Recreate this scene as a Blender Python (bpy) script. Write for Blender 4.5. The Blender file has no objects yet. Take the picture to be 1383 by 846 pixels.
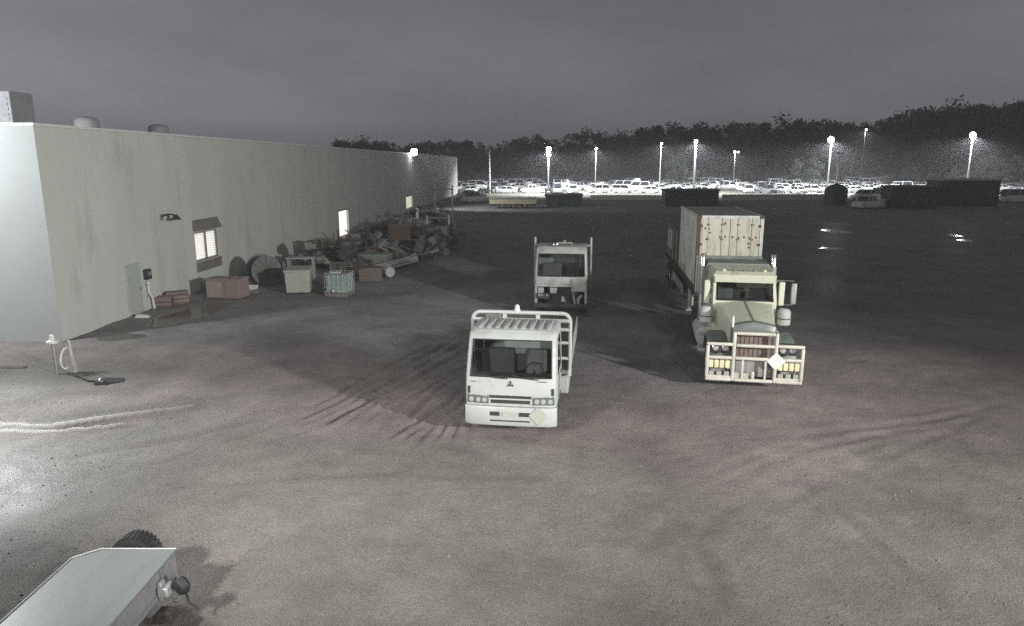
import bpy, math, random
import numpy as np
from mathutils import Vector, Matrix, noise as mnoise

S = bpy.context.scene
COL = S.collection
R = math.radians
rnd = random.Random(7)


# ------------------------------------------------------------------ camera
CAM_H, PITCH, FPX = 6.2, 12.05, 946.0
cd = bpy.data.cameras.new('camera')
cam = bpy.data.objects.new('camera', cd)
COL.objects.link(cam)
cam.location = (0, 0, CAM_H)
cam.rotation_euler = (R(90 - PITCH), 0, 0)
cd.sensor_width = 36.0
cd.lens = 36.0 * FPX / 1383.0
cd.clip_start, cd.clip_end = 0.1, 4000
S.camera = cam

# ------------------------------------------------------------------ render / exposure
S.view_settings.view_transform = 'Standard'
S.view_settings.look = 'None'
S.view_settings.exposure = 0.0
S.view_settings.gamma = 1.0
S.render.engine = 'CYCLES'
S.cycles.use_denoising = False
S.cycles.max_bounces = 5
S.cycles.diffuse_bounces = 2
S.cycles.glossy_bounces = 3
S.cycles.transmission_bounces = 4
S.cycles.transparent_max_bounces = 10
S.cycles.volume_bounces = 0
S.cycles.sample_clamp_indirect = 3.0
S.cycles.caustics_reflective = False
S.cycles.caustics_refractive = False

# ------------------------------------------------------------------ world: grey sky before dawn
SUN_EL, SUN_ROT = 3.0, -75.0
W = bpy.data.worlds.new('World')
S.world = W
W.use_nodes = True
nt = W.node_tree
nt.nodes.clear()
sky = nt.nodes.new('ShaderNodeTexSky')
sky.sky_type = 'NISHITA'
sky.sun_disc = False
sky.sun_elevation = R(SUN_EL)
sky.sun_rotation = R(SUN_ROT)
bw = nt.nodes.new('ShaderNodeRGBToBW')
gm = nt.nodes.new('ShaderNodeMath'); gm.operation = 'POWER'; gm.inputs[1].default_value = 0.65
tc = nt.nodes.new('ShaderNodeTexCoord')
mp = nt.nodes.new('ShaderNodeMapping'); mp.inputs['Scale'].default_value = (1.0, 1.0, 3.4)
nz = nt.nodes.new('ShaderNodeTexNoise'); nz.inputs['Scale'].default_value = 3.0; nz.inputs['Detail'].default_value = 8; nz.inputs['Roughness'].default_value = 0.55
mr = nt.nodes.new('ShaderNodeMapRange'); mr.inputs['From Min'].default_value = 0.3; mr.inputs['From Max'].default_value = 0.7; mr.inputs['To Min'].default_value = 0.84; mr.inputs['To Max'].default_value = 1.14
ml = nt.nodes.new('ShaderNodeMath'); ml.operation = 'MULTIPLY'
tn = nt.nodes.new('ShaderNodeVectorMath'); tn.operation = 'SCALE'; tn.inputs[0].default_value = (0.97, 0.95, 1.03)
bg = nt.nodes.new('ShaderNodeBackground'); bg.inputs['Strength'].default_value = 0.119
wo = nt.nodes.new('ShaderNodeOutputWorld')
L = nt.links.new
L(sky.outputs[0], bw.inputs[0]); L(bw.outputs[0], gm.inputs[0])
L(tc.outputs['Generated'], mp.inputs[0]); L(mp.outputs[0], nz.inputs['Vector']); L(nz.outputs['Fac'], mr.inputs['Value'])
L(gm.outputs[0], ml.inputs[0]); L(mr.outputs[0], ml.inputs[1])
L(ml.outputs[0], tn.inputs['Scale']); L(tn.outputs[0], bg.inputs['Color']); L(bg.outputs[0], wo.inputs[0])

# faint first light of the coming sun
sd = bpy.data.lights.new('sun', 'SUN'); sd.energy = 0.03; sd.angle = R(10); sd.color = (1.0, 0.93, 0.85)
so = bpy.data.objects.new('sun', sd); COL.objects.link(so)
_sv = Vector((math.sin(R(SUN_ROT)) * math.cos(R(SUN_EL)), math.cos(R(SUN_ROT)) * math.cos(R(SUN_EL)), math.sin(R(SUN_EL))))
so.rotation_euler = _sv.to_track_quat('Z', 'Y').to_euler()

def spot(name, loc, aim, watts, size, blend, color=(1, 1, 1), radius=0.25):
    d = bpy.data.lights.new(name, 'SPOT')
    d.energy, d.spot_size, d.spot_blend, d.color, d.shadow_soft_size = watts, R(size), blend, color, radius
    o = bpy.data.objects.new(name, d); COL.objects.link(o)
    o.location = loc
    o.rotation_euler = (Vector(loc) - Vector(aim)).to_track_quat('Z', 'Y').to_euler()
    return o

# floodlights out of view: one on a pole, two added to fill foreground and side wall, one on the front of the long shed
spot('unseen_floodlight', (-6.6, 4.2, 5.2), (2.6, 21.0, 0.8), 5000, 84, 1.0, (1.0, 0.975, 0.95), 0.3)
spot('unseen_floodlight', (6.5, -4.0, 9.8), (-0.5, 16.0, 0.0), 5200, 118, 1.0, (1.0, 0.98, 0.95), 0.5)  # unseen fill, added to brighten the foreground
spot('unseen_floodlight', (24.0, -6.0, 9.5), (-15.0, 36.0, 4.5), 62000, 62, 1.0, (0.99, 1.0, 0.96), 0.8)  # unseen flood, added to brighten the long shed's side wall
_ld = bpy.data.lights.new('shed_front_floodlight', 'POINT'); _ld.energy = 3600; _ld.color = (0.93, 0.97, 1.0); _ld.shadow_soft_size = 0.3
_lo = bpy.data.objects.new('shed_front_floodlight', _ld); COL.objects.link(_lo); _lo.location = (-20.4, 20.3, 8.0)
spot('shed_front_floodlight', (-20.6, 21.8, 8.0), (-10.5, 12.5, 0.0), 11500, 64, 1.0, (0.95, 0.98, 1.0), 0.3)

# ------------------------------------------------------------------ helpers
def GP(px, py, z=0.0):
    """point at height z that the photograph shows at pixel px, py"""
    t = R(PITCH); dx = (px - 691.5) / FPX; dy = (py - 423) / FPX
    dY = math.cos(t) - dy * math.sin(t); dZ = -math.sin(t) - dy * math.cos(t)
    s = (z - CAM_H) / dZ
    return Vector((dx * s, dY * s, z))
def XZ(px, py, Y):
    t = R(PITCH); dx = (px - 691.5) / FPX; dy = (py - 423) / FPX
    s = Y / (math.cos(t) - dy * math.sin(t))
    return dx * s, CAM_H + (-math.sin(t) - dy * math.cos(t)) * s

class MB:
    def __init__(s):
        s.v, s.f = [], []
    def add(s, vs, fs, M=None):
        n = len(s.v)
        for p in vs:
            p = Vector(p)
            s.v.append(tuple(M @ p) if M else tuple(p))
        s.f += [tuple(i + n for i in f) for f in fs]
        return s
    def box(s, x0, x1, y0, y1, z0, z1, M=None):
        return s.add([(x0,y0,z0),(x1,y0,z0),(x1,y1,z0),(x0,y1,z0),(x0,y0,z1),(x1,y0,z1),(x1,y1,z1),(x0,y1,z1)],
                     [(0,3,2,1),(4,5,6,7),(0,1,5,4),(1,2,6,5),(2,3,7,6),(3,0,4,7)], M)
    def hexa(s, p, M=None):
        return s.add(p, [(0,3,2,1),(4,5,6,7),(0,1,5,4),(1,2,6,5),(2,3,7,6),(3,0,4,7)], M)
    def loft(s, rings, cap=True, M=None):
        n = len(rings[0]); vs = [p for r in rings for p in r]; fs = []
        for k in range(len(rings) - 1):
            for i in range(n):
                j = (i + 1) % n
                fs.append((k*n+i, k*n+j, (k+1)*n+j, (k+1)*n+i))
        if cap:
            fs.append(tuple(range(n))[::-1]); fs.append(tuple((len(rings)-1)*n + i for i in range(n)))
        return s.add(vs, fs, M)
    def tube(s, pts, r, n=8, M=None):
        pts = [Vector(p) for p in pts]; rings = []
        rr = r if isinstance(r, (list, tuple)) else [r] * len(pts)
        prev = None
        for i, p in enumerate(pts):
            d = (pts[min(i+1, len(pts)-1)] - pts[max(i-1, 0)]).normalized()
            if prev is None:
                u = d.orthogonal().normalized()
            else:
                u = (prev - d * prev.dot(d)).normalized()
            prev = u; w = d.cross(u)
            rings.append([p + (u * math.cos(a) + w * math.sin(a)) * rr[i] for a in [2*math.pi*k/n for k in range(n)]])
        return s.loft(rings, True, M)
    def lathe(s, prof, n=16, M=None, cap=True):
        """profile of (radius, height) turned about Z"""
        return s.loft([[(r*math.cos(2*math.pi*k/n), r*math.sin(2*math.pi*k/n), z) for k in range(n)] for r, z in prof], cap, M)
    def prism(s, poly, x0, x1, M=None):
        """polygon of (y, z) drawn out along x"""
        return s.loft([[(x0, y, z) for y, z in poly], [(x1, y, z) for y, z in poly]], True, M)
    def build(s, name, mat, parent=None, bevel=0, seg=2, smooth=True, **props):
        me = bpy.data.meshes.new(name)
        me.from_pydata(s.v, [], s.f); me.update()
        me.materials.append(mat)
        import bmesh
        bm = bmesh.new(); bm.from_mesh(me); bmesh.ops.recalc_face_normals(bm, faces=bm.faces); bm.to_mesh(me); bm.free()
        if smooth:
            me.shade_smooth(); me.set_sharp_from_angle(angle=R(38))
        o = bpy.data.objects.new(name, me); COL.objects.link(o)
        if parent: o.parent = parent
        if bevel:
            b = o.modifiers.new('bevel', 'BEVEL'); b.width = bevel; b.segments = seg; b.limit_method = 'ANGLE'; b.angle_limit = R(40)
        for k, v in props.items(): o[k] = v
        return o

def T(x=0, y=0, z=0, rz=0, rx=0, ry=0):
    return Matrix.Translation((x, y, z)) @ Matrix.Rotation(rz, 4, 'Z') @ Matrix.Rotation(ry, 4, 'Y') @ Matrix.Rotation(rx, 4, 'X')
def thing(name, label, cat, loc=(0,0,0), rz=0, group=None):
    o = bpy.data.objects.new(name, None); COL.objects.link(o)
    o.location = loc; o.rotation_euler = (0, 0, rz)
    o['label'] = label; o['category'] = cat
    if group: o['group'] = group
    return o
def tag(o, label, cat, group=None):
    o['label'] = label; o['category'] = cat
    if group: o['group'] = group
    return o
def copy_tree(o, parent=None):
    c = o.copy(); COL.objects.link(c); c.parent = parent
    for ch in KIDS.get(o.name, None) or [x for x in bpy.data.objects if x.parent == o]:
        copy_tree(ch, c)
    return c
KIDS = {}
def child_copy(o, parent, loc):
    c = o.copy(); COL.objects.link(c); c.parent = parent; c.location = loc
    return c

# ------------------------------------------------------------------ materials
def mat(name, col, rough=0.6, metal=0.0, var=0.15, scale=3.0, bump=0.0, bscale=40.0, dirt=None, dirt_amt=0.0, dirt_scale=1.5, stretch=(1,1,1), spec=0.5):
    m = bpy.data.materials.new(name); m.use_nodes = True
    n = m.node_tree.nodes; l = m.node_tree.links.new
    b = n['Principled BSDF']
    b.inputs['Roughness'].default_value = rough; b.inputs['Metallic'].default_value = metal
    b.inputs['Specular IOR Level'].default_value = spec
    tc = n.new('ShaderNodeTexCoord'); mp = n.new('ShaderNodeMapping'); mp.inputs['Scale'].default_value = stretch
    l(tc.outputs['Object'], mp.inputs[0])
    nz = n.new('ShaderNodeTexNoise'); nz.inputs['Scale'].default_value = scale; nz.inputs['Detail'].default_value = 6; nz.inputs['Roughness'].default_value = 0.65
    l(mp.outputs[0], nz.inputs['Vector'])
    mx = n.new('ShaderNodeMix'); mx.data_type = 'RGBA'
    lo = [c * (1 - var) for c in col]; hi = [min(1, c * (1 + var)) for c in col]
    mx.inputs['A'].default_value = (*lo, 1); mx.inputs['B'].default_value = (*hi, 1)
    mr = n.new('ShaderNodeMapRange'); mr.inputs['From Min'].default_value = 0.3; mr.inputs['From Max'].default_value = 0.7
    l(nz.outputs['Fac'], mr.inputs['Value']); l(mr.outputs[0], mx.inputs['Factor'])
    out = mx.outputs['Result']
    if dirt:
        n2 = n.new('ShaderNodeTexNoise'); n2.inputs['Scale'].default_value = dirt_scale; n2.inputs['Detail'].default_value = 9; n2.inputs['Roughness'].default_value = 0.72
        l(mp.outputs[0], n2.inputs['Vector'])
        r2 = n.new('ShaderNodeMapRange'); r2.inputs['From Min'].default_value = 0.62 - 0.22*dirt_amt; r2.inputs['From Max'].default_value = 0.72 - 0.1*dirt_amt; r2.inputs['To Max'].default_value = min(1, 0.35 + dirt_amt*0.6)
        l(n2.outputs['Fac'], r2.inputs['Value'])
        m2 = n.new('ShaderNodeMix'); m2.data_type = 'RGBA'; m2.inputs['B'].default_value = (*dirt, 1)
        l(out, m2.inputs['A']); l(r2.outputs[0], m2.inputs['Factor']); out = m2.outputs['Result']
    l(out, b.inputs['Base Color'])
    if bump:
        n3 = n.new('ShaderNodeTexNoise'); n3.inputs['Scale'].default_value = bscale; n3.inputs['Detail'].default_value = 4
        l(tc.outputs['Object'], n3.inputs['Vector'])
        bp = n.new('ShaderNodeBump'); bp.inputs['Strength'].default_value = bump; bp.inputs['Distance'].default_value = 0.02
        l(n3.outputs['Fac'], bp.inputs['Height']); l(bp.outputs[0], b.inputs['Normal'])
    return m
def emit(name, col, strength):
    m = bpy.data.materials.new(name); m.use_nodes = True
    b = m.node_tree.nodes['Principled BSDF']
    b.inputs['Base Color'].default_value = (0.8, 0.8, 0.8, 1)
    b.inputs['Emission Color'].default_value = (*col, 1); b.inputs['Emission Strength'].default_value = strength
    return m
def glass(name, tint, gloss=0.12):
    m = bpy.data.materials.new(name); m.use_nodes = True
    n = m.node_tree.nodes; l = m.node_tree.links.new; n.remove(n['Principled BSDF'])
    tr = n.new('ShaderNodeBsdfTransparent'); tr.inputs[0].default_value = (*tint, 1)
    gl = n.new('ShaderNodeBsdfGlossy'); gl.inputs['Roughness'].default_value = 0.06; gl.inputs[0].default_value = (1, 1, 1, 1)
    fr = n.new('ShaderNodeFresnel'); fr.inputs[0].default_value = 1.5
    mx = n.new('ShaderNodeMixShader')
    l(fr.outputs[0], mx.inputs[0]); l(tr.outputs[0], mx.inputs[1]); l(gl.outputs[0], mx.inputs[2]); l(mx.outputs[0], n['Material Output'].inputs[0])
    return m

DIRT = (0.16, 0.13, 0.1)
M = dict(
    truck_white=mat('truck_white', (0.44, 0.46, 0.445), 0.38, var=0.06, scale=2, dirt=(.27, .25, .22), dirt_amt=0.45, dirt_scale=1.3),
    dull_white=mat('dull_white', (0.33, 0.345, 0.33), 0.55, var=0.14, scale=2, dirt=DIRT, dirt_amt=0.6),
    cream=mat('cream', (0.55, 0.555, 0.44), 0.38, var=0.06, scale=2, dirt=(0.25, 0.22, 0.14), dirt_amt=0.25),
    cream_box=mat('cream_box', (0.62, 0.58, 0.42), 0.6, var=0.1, scale=2, dirt=(0.26, 0.17, 0.07), dirt_amt=0.5),
    container_front=mat('container_front', (0.5, 0.495, 0.41), 0.6, var=0.1, scale=3, dirt=(0.26, 0.17, 0.07), dirt_amt=0.6, dirt_scale=2.2, stretch=(2.2, 2.2, 0.32)),
    container_side=mat('container_side', (0.55, 0.58, 0.52), 0.6, var=0.18, scale=2, dirt=(0.17, 0.12, 0.07), dirt_amt=0.6, dirt_scale=1.2, stretch=(1.5, 1.5, 0.4)),
    rust=mat('rust', (0.085, 0.06, 0.038), 0.85, var=0.4, scale=5, bump=0.3),
    greengrey=mat('greengrey', (0.17, 0.2, 0.175), 0.6, var=0.25, scale=3, dirt=DIRT, dirt_amt=0.5),
    fender=mat('fender', (0.115, 0.13, 0.12), 0.4, var=0.2, scale=3, dirt=DIRT, dirt_amt=0.5),
    alloy=mat('alloy', (0.56, 0.53, 0.47), 0.5, 0.15, var=0.12, scale=6, dirt=DIRT, dirt_amt=0.4),
    chrome=mat('chrome', (0.75, 0.75, 0.74), 0.18, 0.95, var=0.05),
    steel=mat('steel', (0.33, 0.33, 0.32), 0.5, 0.5, var=0.2),
    galv=mat('galv', (0.5, 0.51, 0.51), 0.5, 0.35, var=0.12),
    dark=mat('dark', (0.03, 0.031, 0.033), 0.65, var=0.3),
    chassis=mat('chassis', (0.028, 0.027, 0.027), 0.75, var=0.4, dirt=(0.1, 0.085, 0.07), dirt_amt=0.5),
    rubber=mat('rubber', (0.022, 0.022, 0.023), 0.85, var=0.3, dirt=(0.09, 0.078, 0.065), dirt_amt=0.5, dirt_scale=4),
    radiator=mat('radiator', (0.15, 0.112, 0.1), 0.7, var=0.3, scale=8, dirt=(0.08, 0.06, 0.05), dirt_amt=0.4),
    seat=mat('seat', (0.13, 0.13, 0.127), 0.85, var=0.2),
    interior=mat('interior', (0.12, 0.12, 0.118), 0.85, var=0.2),
    unit=mat('unit', (0.22, 0.22, 0.228), 0.7, var=0.15),
    amber=mat('amber', (0.66, 0.62, 0.4), 0.35, var=0.2, scale=12),
    lens=mat('lens', (0.72, 0.74, 0.74), 0.12, 0.6, var=0.1, scale=20),
    plate=mat('plate', (0.4, 0.4, 0.35), 0.5, var=0.18, scale=22),
    sign_white=mat('sign_white', (0.66, 0.64, 0.62), 0.45, var=0.06),
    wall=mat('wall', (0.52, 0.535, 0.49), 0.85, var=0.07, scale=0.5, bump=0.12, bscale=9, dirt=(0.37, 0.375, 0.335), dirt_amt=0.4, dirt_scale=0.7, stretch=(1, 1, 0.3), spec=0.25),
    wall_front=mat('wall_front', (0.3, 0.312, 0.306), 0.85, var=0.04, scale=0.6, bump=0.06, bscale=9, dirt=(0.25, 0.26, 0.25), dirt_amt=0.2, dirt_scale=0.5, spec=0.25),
    trim=mat('trim', (0.6, 0.6, 0.58), 0.6, var=0.08),
    roofing=mat('roofing', (0.3, 0.3, 0.31), 0.6, var=0.15),
    brown=mat('brown', (0.17, 0.15, 0.137), 0.7, var=0.2),
    door=mat('door', (0.4, 0.43, 0.39), 0.6, var=0.08),
    concrete=mat('concrete', (0.36, 0.35, 0.32), 0.9, var=0.2, scale=2, bump=0.3, bscale=14),
    pale_conc=mat('pale_conc', (0.5, 0.49, 0.45), 0.9, var=0.15, scale=0.6),
    pinkred=mat('pinkred', (0.24, 0.18, 0.168), 0.8, var=0.15, scale=3, dirt=DIRT, dirt_amt=0.4),
    pinkpale=mat('pinkpale', (0.29, 0.235, 0.21), 0.8, var=0.15, scale=3, dirt=DIRT, dirt_amt=0.4),
    binpale=mat('binpale', (0.34, 0.35, 0.3), 0.7, var=0.12, scale=3, dirt=DIRT, dirt_amt=0.4),
    bingreen=mat('bingreen', (0.22, 0.29, 0.265), 0.4, var=0.2, scale=4, dirt=(0.4, 0.42, 0.36), dirt_amt=0.5),
    wood=mat('wood', (0.12, 0.104, 0.088), 0.85, var=0.3, scale=4, stretch=(1, 6, 6)),
    greywood=mat('greywood', (0.17, 0.165, 0.155), 0.9, var=0.3, scale=4),
    bluegrey=mat('bluegrey', (0.1, 0.115, 0.125), 0.6, var=0.25, scale=3, dirt=DIRT, dirt_amt=0.5),
    redbrown=mat('redbrown', (0.115, 0.08, 0.07), 0.7, var=0.3, scale=3, dirt=DIRT, dirt_amt=0.5),
    darkbox=mat('darkbox', (0.06, 0.062, 0.066), 0.6, var=0.3, scale=1.2, dirt=(0.1, 0.07, 0.05), dirt_amt=0.5),
    darkgreen=mat('darkgreen', (0.05, 0.07, 0.062), 0.6, var=0.3, scale=1.2),
    lid=mat('lid', (0.2, 0.215, 0.205), 0.42, var=0.05, scale=1.5, dirt=(0.15, 0.165, 0.155), dirt_amt=0.5, dirt_scale=2.0, stretch=(2, .6, 1)),
    lidside=mat('lidside', (0.24, 0.24, 0.262), 0.5, var=0.15, scale=4, dirt=(0.26, 0.2, 0.2), dirt_amt=0.6, dirt_scale=3),
    car_white=mat('car_white', (0.78, 0.79, 0.78), 0.3, var=0.03),
    car_silver=mat('car_silver', (0.55, 0.56, 0.57), 0.3, 0.3, var=0.05),
    car_grey=mat('car_grey', (0.22, 0.23, 0.24), 0.3, 0.2, var=0.05),
    car_red=mat('car_red', (0.3, 0.05, 0.04), 0.3, var=0.05),
    car_glass=mat('car_glass', (0.03, 0.035, 0.04), 0.08, var=0.1),
    bark=mat('bark', (0.13, 0.115, 0.1), 0.9, var=0.35, scale=3),
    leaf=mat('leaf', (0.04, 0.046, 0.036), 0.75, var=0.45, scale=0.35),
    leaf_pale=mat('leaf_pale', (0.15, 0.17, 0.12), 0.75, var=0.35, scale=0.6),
    pole=mat('pole', (0.2, 0.2, 0.2), 0.6, 0.0, var=0.08),
    lamp_on=emit('lamp_on', (0.95, 0.98, 1.0), 60.0),
    lamp_dim=emit('lamp_dim', (1.0, 0.98, 0.94), 14.0),
    blind=emit('blind', (1.0, 0.95, 0.88), 0.5),
    blind_back=emit('blind_back', (1.0, 0.9, 0.8), 0.03),
    doorlight=emit('doorlight', (1.0, 0.95, 0.86), 1.1),
    doordim=emit('doordim', (1.0, 0.98, 0.8), 0.55),
    wglass=glass('wglass', (0.62, 0.65, 0.64)),
    clear=glass('clear', (0.9, 0.92, 0.9)),
)

# puddle water
wm = bpy.data.materials.new('puddle_water'); wm.use_nodes = True
wb = wm.node_tree.nodes['Principled BSDF']
wb.inputs['Base Color'].default_value = (0.045, 0.04, 0.035, 1); wb.inputs['Roughness'].default_value = 0.15; wb.inputs['IOR'].default_value = 1.33
_n = wm.node_tree.nodes.new('ShaderNodeTexNoise'); _n.inputs['Scale'].default_value = 3.0
_b = wm.node_tree.nodes.new('ShaderNodeBump'); _b.inputs['Strength'].default_value = 0.12; _b.inputs['Distance'].default_value = 0.05
wm.node_tree.links.new(_n.outputs['Fac'], _b.inputs['Height']); wm.node_tree.links.new(_b.outputs[0], wb.inputs['Normal'])
M['water'] = wm

# ------------------------------------------------------------------ ground: one sheet out to the horizon
def spacing(lo, hi, a, b, step, grow, ):
    xs = list(np.arange(a, b + 1e-6, step))
    s, x = step, a
    left = []
    while x > lo:
        s *= grow; x -= s; left.append(max(x, lo))
    s, x = step, xs[-1]
    right = []
    while x < hi:
        s *= grow; x += s; right.append(min(x, hi))
    return np.array(left[::-1] + xs + right)
gx = spacing(-620, 620, -15.5, 13.5, 0.1, 1.06)
gy = spacing(-80, 690, 5.0, 28.0, 0.1, 1.05)
GX, GY = np.meshgrid(gx, gy)

def vnoise(x, y, seed):
    """smooth value noise"""
    rs = np.random.RandomState(seed); tab = rs.rand(256, 256)
    xi = np.floor(x).astype(int); yi = np.floor(y).astype(int); fx = x - xi; fy = y - yi
    fx = fx*fx*(3-2*fx); fy = fy*fy*(3-2*fy)
    g = lambda a, b: tab[a % 256, b % 256]
    return (g(xi, yi)*(1-fx) + g(xi+1, yi)*fx)*(1-fy) + (g(xi, yi+1)*(1-fx) + g(xi+1, yi+1)*fx)*fy
def fbm(x, y, seed, o=4):
    t, a, s = 0, 0.5, 0
    for k in range(o):
        t = t + a * vnoise(x * 2**k, y * 2**k, seed + k); s += a; a *= 0.55
    return t / s
def pdist(path, x, y):
    best = np.full(x.shape, 1e9)
    for (ax, ay), (bx, by) in zip(path[:-1], path[1:]):
        dx, dy = bx-ax, by-ay; q = dx*dx + dy*dy
        t = np.clip(((x-ax)*dx + (y-ay)*dy)/q, 0, 1)
        best = np.minimum(best, np.hypot(x-ax-t*dx, y-ay-t*dy))
    return best
def gpath(*pix):
    P = [GP(*p) for p in pix]
    return [(p.x, p.y) for p in P]
def smooth(path, k=5):
    P = [Vector((a, b, 0)) for a, b in path]; out = []
    for i in range(len(P)-1):
        p0, p1, p2, p3 = P[max(i-1, 0)], P[i], P[i+1], P[min(i+2, len(P)-1)]
        for j in range(k):
            t = j/k
            q = 0.5*((2*p1) + (p2-p0)*t + (2*p0-5*p1+4*p2-p3)*t*t + (3*p1-p0-3*p2+p3)*t**3)
            out.append((q.x, q.y))
    out.append(path[-1]); return out

near = np.clip(1.3 - np.hypot(GX, GY - 14) / 60, 0, 1)
H = (fbm(GX*0.35, GY*0.35, 3, 4) - 0.5) * 0.09 * near + (fbm(GX*2.4, GY*2.4, 11, 3) - 0.5) * 0.035 * near
warp = (fbm(GX*0.5, GY*0.5, 21, 4) - 0.5)
# tyre ruts
ruts = []
for k in range(5):                                          # sweep that curves in from the lower left to the upper right
    ruts.append((smooth(gpath((395+k*34, 606-k*2), (440+k*30, 574-k*4), (505+k*24, 540-k*5), (600+k*18, 505-k*5), (700+k*8, 478-k*5))), 0.075, 0.42))
rr_ = (6, -8, 11, -3, 9, -10)
for k in range(6):                                          # fan of short ruts in front of the tray truck
    ruts.append((smooth(gpath((470+k*31, 622+rr_[k]), (530+k*20, 590), (580+k*11, 560), (630+k*5, 520+rr_[k]))), 0.07+.012*(k % 3), 0.5))
for k in range(4):
    ruts.append((smooth(gpath((800+k*40, 640+k*6), (900+k*44, 612), (1040+k*50, 588), (1383, 560-k*8))), 0.12, 0.15))
ruts.append((smooth(gpath((1290, 846), (1210, 760), (1130, 690), (1060, 640))), 0.1, 0.28))
ruts.append((smooth(gpath((980, 846), (960, 760), (900, 690), (830, 640))), 0.12, 0.5))
ruts.append((smooth(gpath((60, 700), (260, 655), (480, 640), (800, 650))), 0.15, 0.25))
for k in range(4):                                          # older tracks across the left half of the yard
    ruts.append((smooth(gpath((150+k*50, 640-k*9), (280+k*46, 606-k*9), (400+k*40, 560-k*9), (520+k*34, 500-k*7), (610+k*24, 452-k*4))), 0.1, 0.5))
for k in range(3):
    ruts.append((smooth(gpath((820+k*56, 846), (870+k*60, 740), (960+k*66, 660), (1120+k*60, 600), (1383, 560-k*12))), 0.11, 0.12))
ruts.append((smooth(gpath((20, 625), (200, 600), (330, 570), (420, 548))), 0.13, 0.4))
rutm = np.zeros_like(GX)
for path, w, a in ruts:
    d = pdist(path, GX + warp*0.25, GY + warp*0.2)
    a = a * np.clip(fbm(GX*.9, GY*.9, int(abs(path[0][0])*40) % 90, 3)*3.0 - .7, 0.15, 1.2)
    for e_ in (path[0], path[-1]): a = a * np.clip((np.hypot(GX-e_[0], GY-e_[1]) - .1)/1.6, 0, 1)
    H += a * (-0.075*np.exp(-(d/w)**2) + 0.045*np.exp(-((d-2.1*w)/(0.8*w))**2))
    rutm = np.maximum(rutm, np.clip(a*1.5, 0, 1)*np.exp(-(d/(1.2*w))**2))
# pale berm track from the left puddle towards the tray truck
berm = smooth(gpath((60, 566), (250, 546), (400, 530), (480, 508), (560, 478)))
bd = pdist(berm, GX + warp*0.8, GY + warp*0.6)
H += 0.05*np.exp(-(bd/0.45)**2)
# low mud ridges at the left edge, with wet glint streaks painted pale on them
ridge_glint = np.zeros_like(GX)
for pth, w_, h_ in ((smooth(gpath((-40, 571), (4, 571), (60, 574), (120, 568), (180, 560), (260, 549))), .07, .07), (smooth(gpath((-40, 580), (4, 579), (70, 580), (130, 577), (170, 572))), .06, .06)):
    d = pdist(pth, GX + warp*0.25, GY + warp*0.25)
    H += h_*np.exp(-(d/w_)**2) - .05*np.exp(-((d-.3)/.16)**2); ridge_glint = np.maximum(ridge_glint, np.exp(-(d/.065)**4) * np.clip((-7.6 - GX)/3.2, 0, 1))
# puddle hollows
PUD = [(-14.3, 25.0, 0.75, 0.5, 0.2), (-13.7, 28.6, 0.8, 2.4, -0.15), (30.2, 66.1, 1.2, 2.6, 0), (24.0, 52.3, 1.0, 1.3, 0), (37.4, 57.6, .8, 1.2, 0), (38.8, 62.5, .9, 1.3, 0)]
for (px, py, rx, ry, a) in PUD:
    dx, dy = GX-px, GY-py; u = (dx*math.cos(a)+dy*math.sin(a))/rx; v = (-dx*math.sin(a)+dy*math.cos(a))/ry
    d = np.sqrt(u*u+v*v) + warp*0.9
    k = np.clip((1.25-d)/0.5, 0, 1); k = k*k*(3-2*k)
    H = H*(1-k) + (-0.05)*k
H = np.where(GY > 75, 0, H)
# dirt kinds: apron = pale compacted ground, sandy verge by the shed, otherwise dark gravel
edge = smooth([(-40, 16.3)] + gpath((4, 582), (200, 560), (330, 566), (430, 592), (600, 598), (760, 606), (900, 640), (1000, 672), (1180, 640), (1383, 600)) + [(60, 14.6)])
ex, ey = np.array([p[0] for p in edge]), np.array([p[1] for p in edge])
lim = np.interp(GX, ex, ey)
apron = 1/(1+np.exp((GY - lim + warp*1.6)/0.28))
verge = np.exp(-np.clip(((GX+14.5)/4.2)**2 + ((GY-19.2)/3.2)**2 + warp*1.6 - 0.25, 0, 9))
lotg = np.clip((GY-124)/5, 0, 1) * np.clip((225-GY)/10, 0, 1) * np.clip((GX+20)/6, 0, 1)
pale = np.clip(lotg + apron*0.9 + verge + 0.75*np.exp(-(bd/0.42)**2), 0, 1)
# mid ring of paler, pinker ground before the trucks
mlim = np.interp(GX, [-40, -16, -11, -6, -2.5, -1, 0.6, 1.4, 2.2, 5.4, 6.4, 7.6, 9, 14, 22, 40], [24, 23.6, 23.5, 23, 20, 17, 16.6, 17.6, 18.5, 18.5, 18.6, 20.5, 22, 22.8, 22, 21])
mid = 1/(1+np.exp((GY - mlim + warp*1.5)/0.3))
wet = np.clip(0.8*np.exp(-(np.clip(GX+9.2, 0, 99)/2.4)**2) * np.exp(-((GY-13.0)/3.0)**2) + .9*np.exp(-((GX - .457*GY)/(.03*GY+.2))**2) * np.clip((GY-27)/6, 0, 1) * np.clip((84-GY)/10, 0, 1) + .6*np.exp(-((GX - .64*GY)/(.02*GY+.2))**2) * np.clip((GY-40)/6, 0, 1) * np.clip((84-GY)/10, 0, 1) + warp*0.5 - 0.12, 0, 1)

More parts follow.
